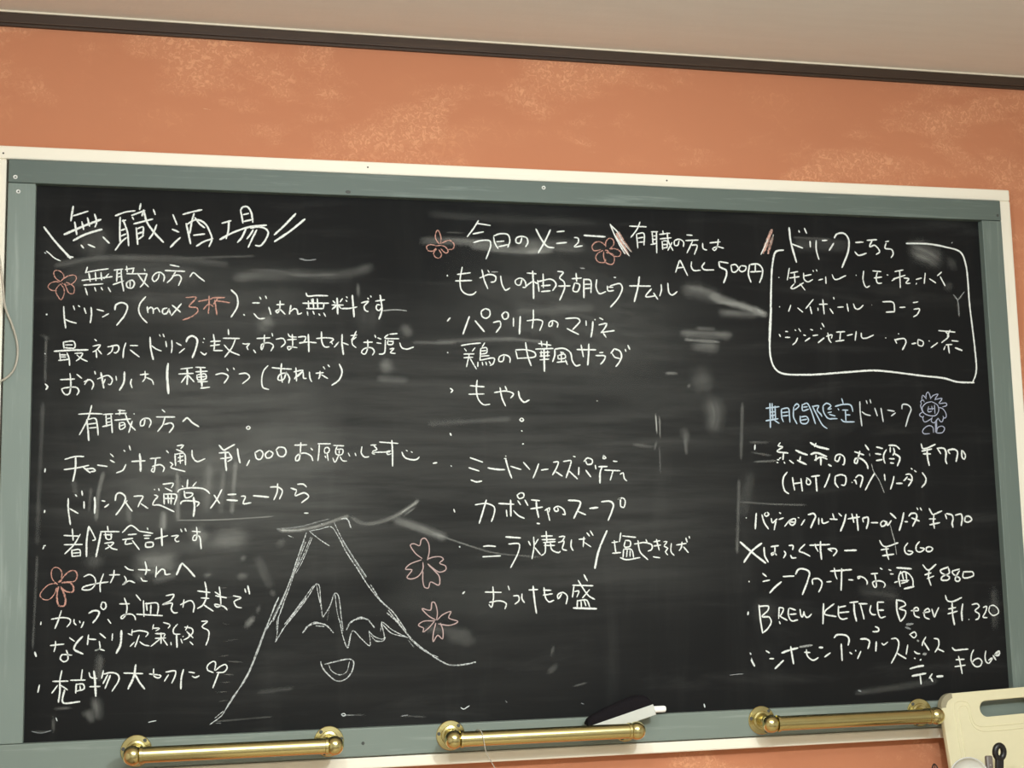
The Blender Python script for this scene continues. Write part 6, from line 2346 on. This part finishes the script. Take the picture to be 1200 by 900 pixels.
# raised rim of the juice groove running round under the handle
def arc(pts, r=0.0013, z=0.0):
    P = catmull([Vector((x / 1000, y / 1000)) for x, y in pts], 0.004)
    sweep(bm, [(p.x, p.y, z) for p in P], r, 10)
for off in (0, 8.5):
    o = off
    arc([(18 + o, 352 - o), (18 + o, 250), (18 + o, 116), (18 + o, 60), (18.3 + o, 30), (20 + o, 20 + o * .8), (27 + o * .7, 15 + o), (38, 15.2 + o), (48 - o * .6, 18.5 + o * .6), (51 - o * .5, 32), (51.5 - o * .5, 46), (55 - o * .4, 56 + o * .5), (64, 61.5 + o * .9), (90, 63 + o), (150, 63 + o), (183, 61.5 + o * .9), (192, 54), (195 + o * .4, 40),
         (198, 24 + o * .5), (206 - o * .5, 15 + o), (216 - o, 19 + o * .6), (219 - o, 40), (219 - o, 116), (219 - o, 250), (219 - o, 352 - o), (210 - o, 358 - o), (118, 358 - o), (27 + o, 358 - o), (18 + o, 352 - o)], 0.0011, 0.0002)
bmesh.ops.transform(bm, matrix=cbm, verts=bm.verts)
finish('board', bm, M['cream_plastic'], cb, True, 35)
for cx, cy, a0 in ((0.0188, 0.024, 180), (BW - 0.029, 0.024, 270), (0.0188, BH - 0.024, 90), (BW - 0.029, BH - 0.024, 0)):
    bm = bmesh.new()
    n = 14
    rows = []
    for i in range(n + 1):
        a = math.radians(a0 + 90 * i / n)
        wdt = 0.0104 * (1.0 if 2 < i < n - 2 else 0.92)
        ca, sa = math.cos(a), math.sin(a)
        ro, ri = 0.0248, 0.0248 - wdt
        rows.append([bm.verts.new((cx + ca * r, cy + sa * r, z)) for r, z in ((ri, -0.0006), (ro, -0.0006), (ro, BT + 0.0006), (ri, BT + 0.0006))])
    for a, b in zip(rows, rows[1:]):
        for k in range(4):
            bm.faces.new((a[k], a[(k + 1) % 4], b[(k + 1) % 4], b[k]))
    bm.faces.new(rows[0])
    bm.faces.new(list(reversed(rows[-1])))
    bmesh.ops.transform(bm, matrix=cbm, verts=bm.verts)
    g = finish('corner_grip', bm, M['grip_grey'], cb, True, 35)
    g['label'] = 'grey rubber corner grip'

# ------------------------------------------------------------------ utensils in a pot
HX, HY, HZ = 1.564, -0.133, Z_TOP
bm = bmesh.new()
lathe(bm, [(0, 0), (0.050, 0), (0.052, 0.003), (0.0610, 0.110), (0.0625, 0.116), (0.0610, 0.120), (0.0588, 0.116), (0.0495, 0.008), (0, 0.006)], 40)
pot = finish('utensil_pot', bm, M['holder'], None, True, 40)
pot.location = (HX, HY, HZ)
tag(pot, 'white pot of kitchen utensils standing on the counter before the cutting board', 'pot')

def frame_along(a, b, face=Vector((0, -1, 0))):
    """matrix with local z along a->b and local y facing 'face'"""
    z = (b - a).normalized()
    y = (face - z * face.dot(z)).normalized()
    x = y.cross(z)
    m = Matrix((x, y, z)).transposed().to_4x4()
    return m

# black tool with a ring at the end of its handle
a = Vector((1.602, -0.112, Z_TOP + 0.012))
b = Vector((1.6300, -0.110, ZB - 0.9645))
ut = empty('kitchen_tool', a, 'black kitchen tool handle ending in an oval hanging ring', 'utensil', 'utensils in the pot')
F = frame_along(a, b)
Ln = (b - a).length
bm = bmesh.new()
box(bm, -0.0072, 0.0072, -0.004, 0.004, 0.10, Ln - 0.024, 0.002)
bmesh.ops.transform(bm, matrix=F, verts=bm.verts)
finish('handle', bm, M['black_plastic'], ut, True, 40)
bm = bmesh.new()
pts = [(0.0082 * math.sin(2 * math.pi * i / 32), 0, Ln - 0.0158 + 0.0112 * math.cos(2 * math.pi * i / 32)) for i in range(32)]
sweep(bm, pts, 0.0052, 12, True)
bmesh.ops.transform(bm, matrix=F, verts=bm.verts)
finish('hanging_ring', bm, M['black_plastic'], ut, True)
bm = bmesh.new()
sweep(bm, [(0, 0, 0.03), (0, 0, 0.105)], 0.003, 12)
box(bm, -0.007, 0.007, -0.001, 0.001, 0.0, 0.045, 0.0008)
bmesh.ops.transform(bm, matrix=F, verts=bm.verts)
finish('blade', bm, M['steel'], ut, True, 40)

# taupe handled tool
a = Vector((1.588, -0.150, Z_TOP + 0.012))
b = Vector((1.6055, -0.112, ZB - 0.9848))
ut = empty('kitchen_tool', a, 'taupe rounded kitchen tool handle left of the black ring handle', 'utensil', 'utensils in the pot')
F = frame_along(a, b)
Ln = (b - a).length
bm = bmesh.new()
box(bm, -0.0062, 0.0062, -0.0045, 0.0045, 0.10, Ln, 0.003, 3)
bmesh.ops.transform(bm, matrix=F, verts=bm.verts)
finish('handle', bm, M['taupe_plastic'], ut, True, 40)
bm = bmesh.new()
lathe(bm, [(0.0014, -0.001), (0.0014, 0.0006), (0, 0.0008)], 12, Matrix.Translation((0.0003, 0.0045, Ln - 0.016)) @ Matrix.Rotation(math.radians(-90), 4, 'X'))
bmesh.ops.transform(bm, matrix=F, verts=bm.verts)
finish('rivet', bm, M['steel'], ut, True, 40)
bm = bmesh.new()
sweep(bm, [(0, 0, 0.03), (0, 0, 0.105)], 0.003, 12)
box(bm, -0.006, 0.006, -0.001, 0.001, 0.0, 0.045, 0.0008)
bmesh.ops.transform(bm, matrix=F, verts=bm.verts)
finish('blade', bm, M['steel'], ut, True, 40)

# milky plastic ladle, its round bowl uppermost
a = Vector((1.556, -0.158, Z_TOP + 0.010))
b = Vector((1.553, -0.128, ZB - 0.9825))
ut = empty('ladle', a, 'milky white plastic ladle with its round bowl upright beside the tool handles', 'ladle', 'utensils in the pot')
F = frame_along(a, b)
Ln = (b - a).length
R = 0.040
bm = bmesh.new()
sweep(bm, [(0, 0, 0), (0, 0, 0.10), (0, -0.002, Ln - 2 * R + 0.006)], [0.005, 0.0045, 0.005], 14)
bmesh.ops.transform(bm, matrix=F, verts=bm.verts)
finish('handle', bm, M['milky'], ut, True)
bm = bmesh.new()
prof = []
for i in range(11):
    t_ = math.radians(90 * i / 10)
    prof.append((R * math.sin(t_), -0.020 * math.cos(t_)))
for i in range(10, -1, -1):
    t_ = math.radians(90 * i / 10)
    prof.append(((R - 0.0022) * math.sin(t_), -0.0178 * math.cos(t_)))
lathe(bm, prof, 40, F @ Matrix.Translation((0, 0.004, Ln - R)) @ Matrix.Rotation(math.radians(-90), 4, 'X'))
finish('bowl', bm, M['milky'], ut, True)

# small whisk of thin dark wire loops
a = Vector((1.538, -0.112, Z_TOP + 0.010))
b = Vector((1.5110, -0.094, ZB - 0.9960))
ut = empty('whisk', a, 'small whisk of thin dark wire loops left of the cutting board', 'whisk', 'utensils in the pot')
F = frame_along(a, b)
Ln = (b - a).length
bm = bmesh.new()
lathe(bm, [(0, 0), (0.006, 0.001), (0.007, 0.01), (0.0055, 0.06), (0.0062, 0.10), (0.005, 0.108), (0, 0.109)], 18)
bmesh.ops.transform(bm, matrix=F, verts=bm.verts)
finish('handle', bm, M['steel'], ut, True, 40)
for k in range(4):
    bm = bmesh.new()
    ang = math.radians(20 + 45 * k)
    pts = []
    for i in range(41):
        t_ = math.pi * 2 * i / 40 - math.pi
        zz = 0.105 + (Ln - 0.105) * (0.5 + 0.5 * math.cos(t_))
        rr = 0.0095 * math.sin(t_) * (0.35 + 0.65 * (0.5 + 0.5 * math.cos(t_)) ** 0.5) * 1.25
        pts.append((rr * math.cos(ang), rr * math.sin(ang), zz))
    sweep(bm, pts, 0.0007, 8)
    bmesh.ops.transform(bm, matrix=F, verts=bm.verts)
    finish('wire_loop', bm, M['dark_wire'], ut, True)

# ------------------------------------------------------------------ cord loop at the left edge, thread on the middle rail
bm = bmesh.new()
P = [(-78, -6, -60), (-64, -6, -95), (-53.5, -6, -125), (-47, -6, -167), (-42, -5, -209), (-31, -4, -237), (-22.6, -3, -267), (-21.8, -3, -292), (-29, -4, -315), (-47, -5, -330), (-72, -5, -336), (-100, -4, -322), (-113, -3, -280), (-108, -3, -220), (-92, -3, -150), (-80, -4, -100), (-76, -5, -60), (-77, -6, -45)]
pts = [Vector((x / 1000, y / 1000, ZB + z / 1000)) for x, y, z in P]
sweep(bm, catmull(pts, 0.006), 0.0017, 10)
o = finish('hanging_cord', bm, M['tubing'], None, True)
tag(o, 'thin translucent beige cord looping over the frame at its left edge', 'cord')
bm = bmesh.new()
lathe(bm, [(0.003, -0.0305), (0.003, 0.012), (0.006, 0.013), (0.006, 0.015), (0, 0.016)], 14, AXIS_Y)
o = finish('wall_nail', bm, M['steel'], None, True, 40)
o.location = (-0.0775, 0.0, ZB - 0.043)
tag(o, 'steel nail in the wall holding the translucent cord', 'nail')

bm = bmesh.new()
P = [(714.5, -38, -909), (715.5, -44, -907), (717.5, -52, -906.6), (719.5, -60, -909), (721, -65.5, -918), (723, -66, -929), (725.5, -65, -941), (729.5, -63, -948), (734, -61, -956), (738, -60, -963), (742, -60, -970), (747, -60, -981)]
sweep(bm, catmull([Vector((x / 1000, y / 1000, ZB + z / 1000)) for x, y, z in P], 0.003), 0.0008, 8)
o = finish('thread', bm, M['tubing'], None, True)
tag(o, 'thin pale thread hanging down from the middle brass rail', 'thread')
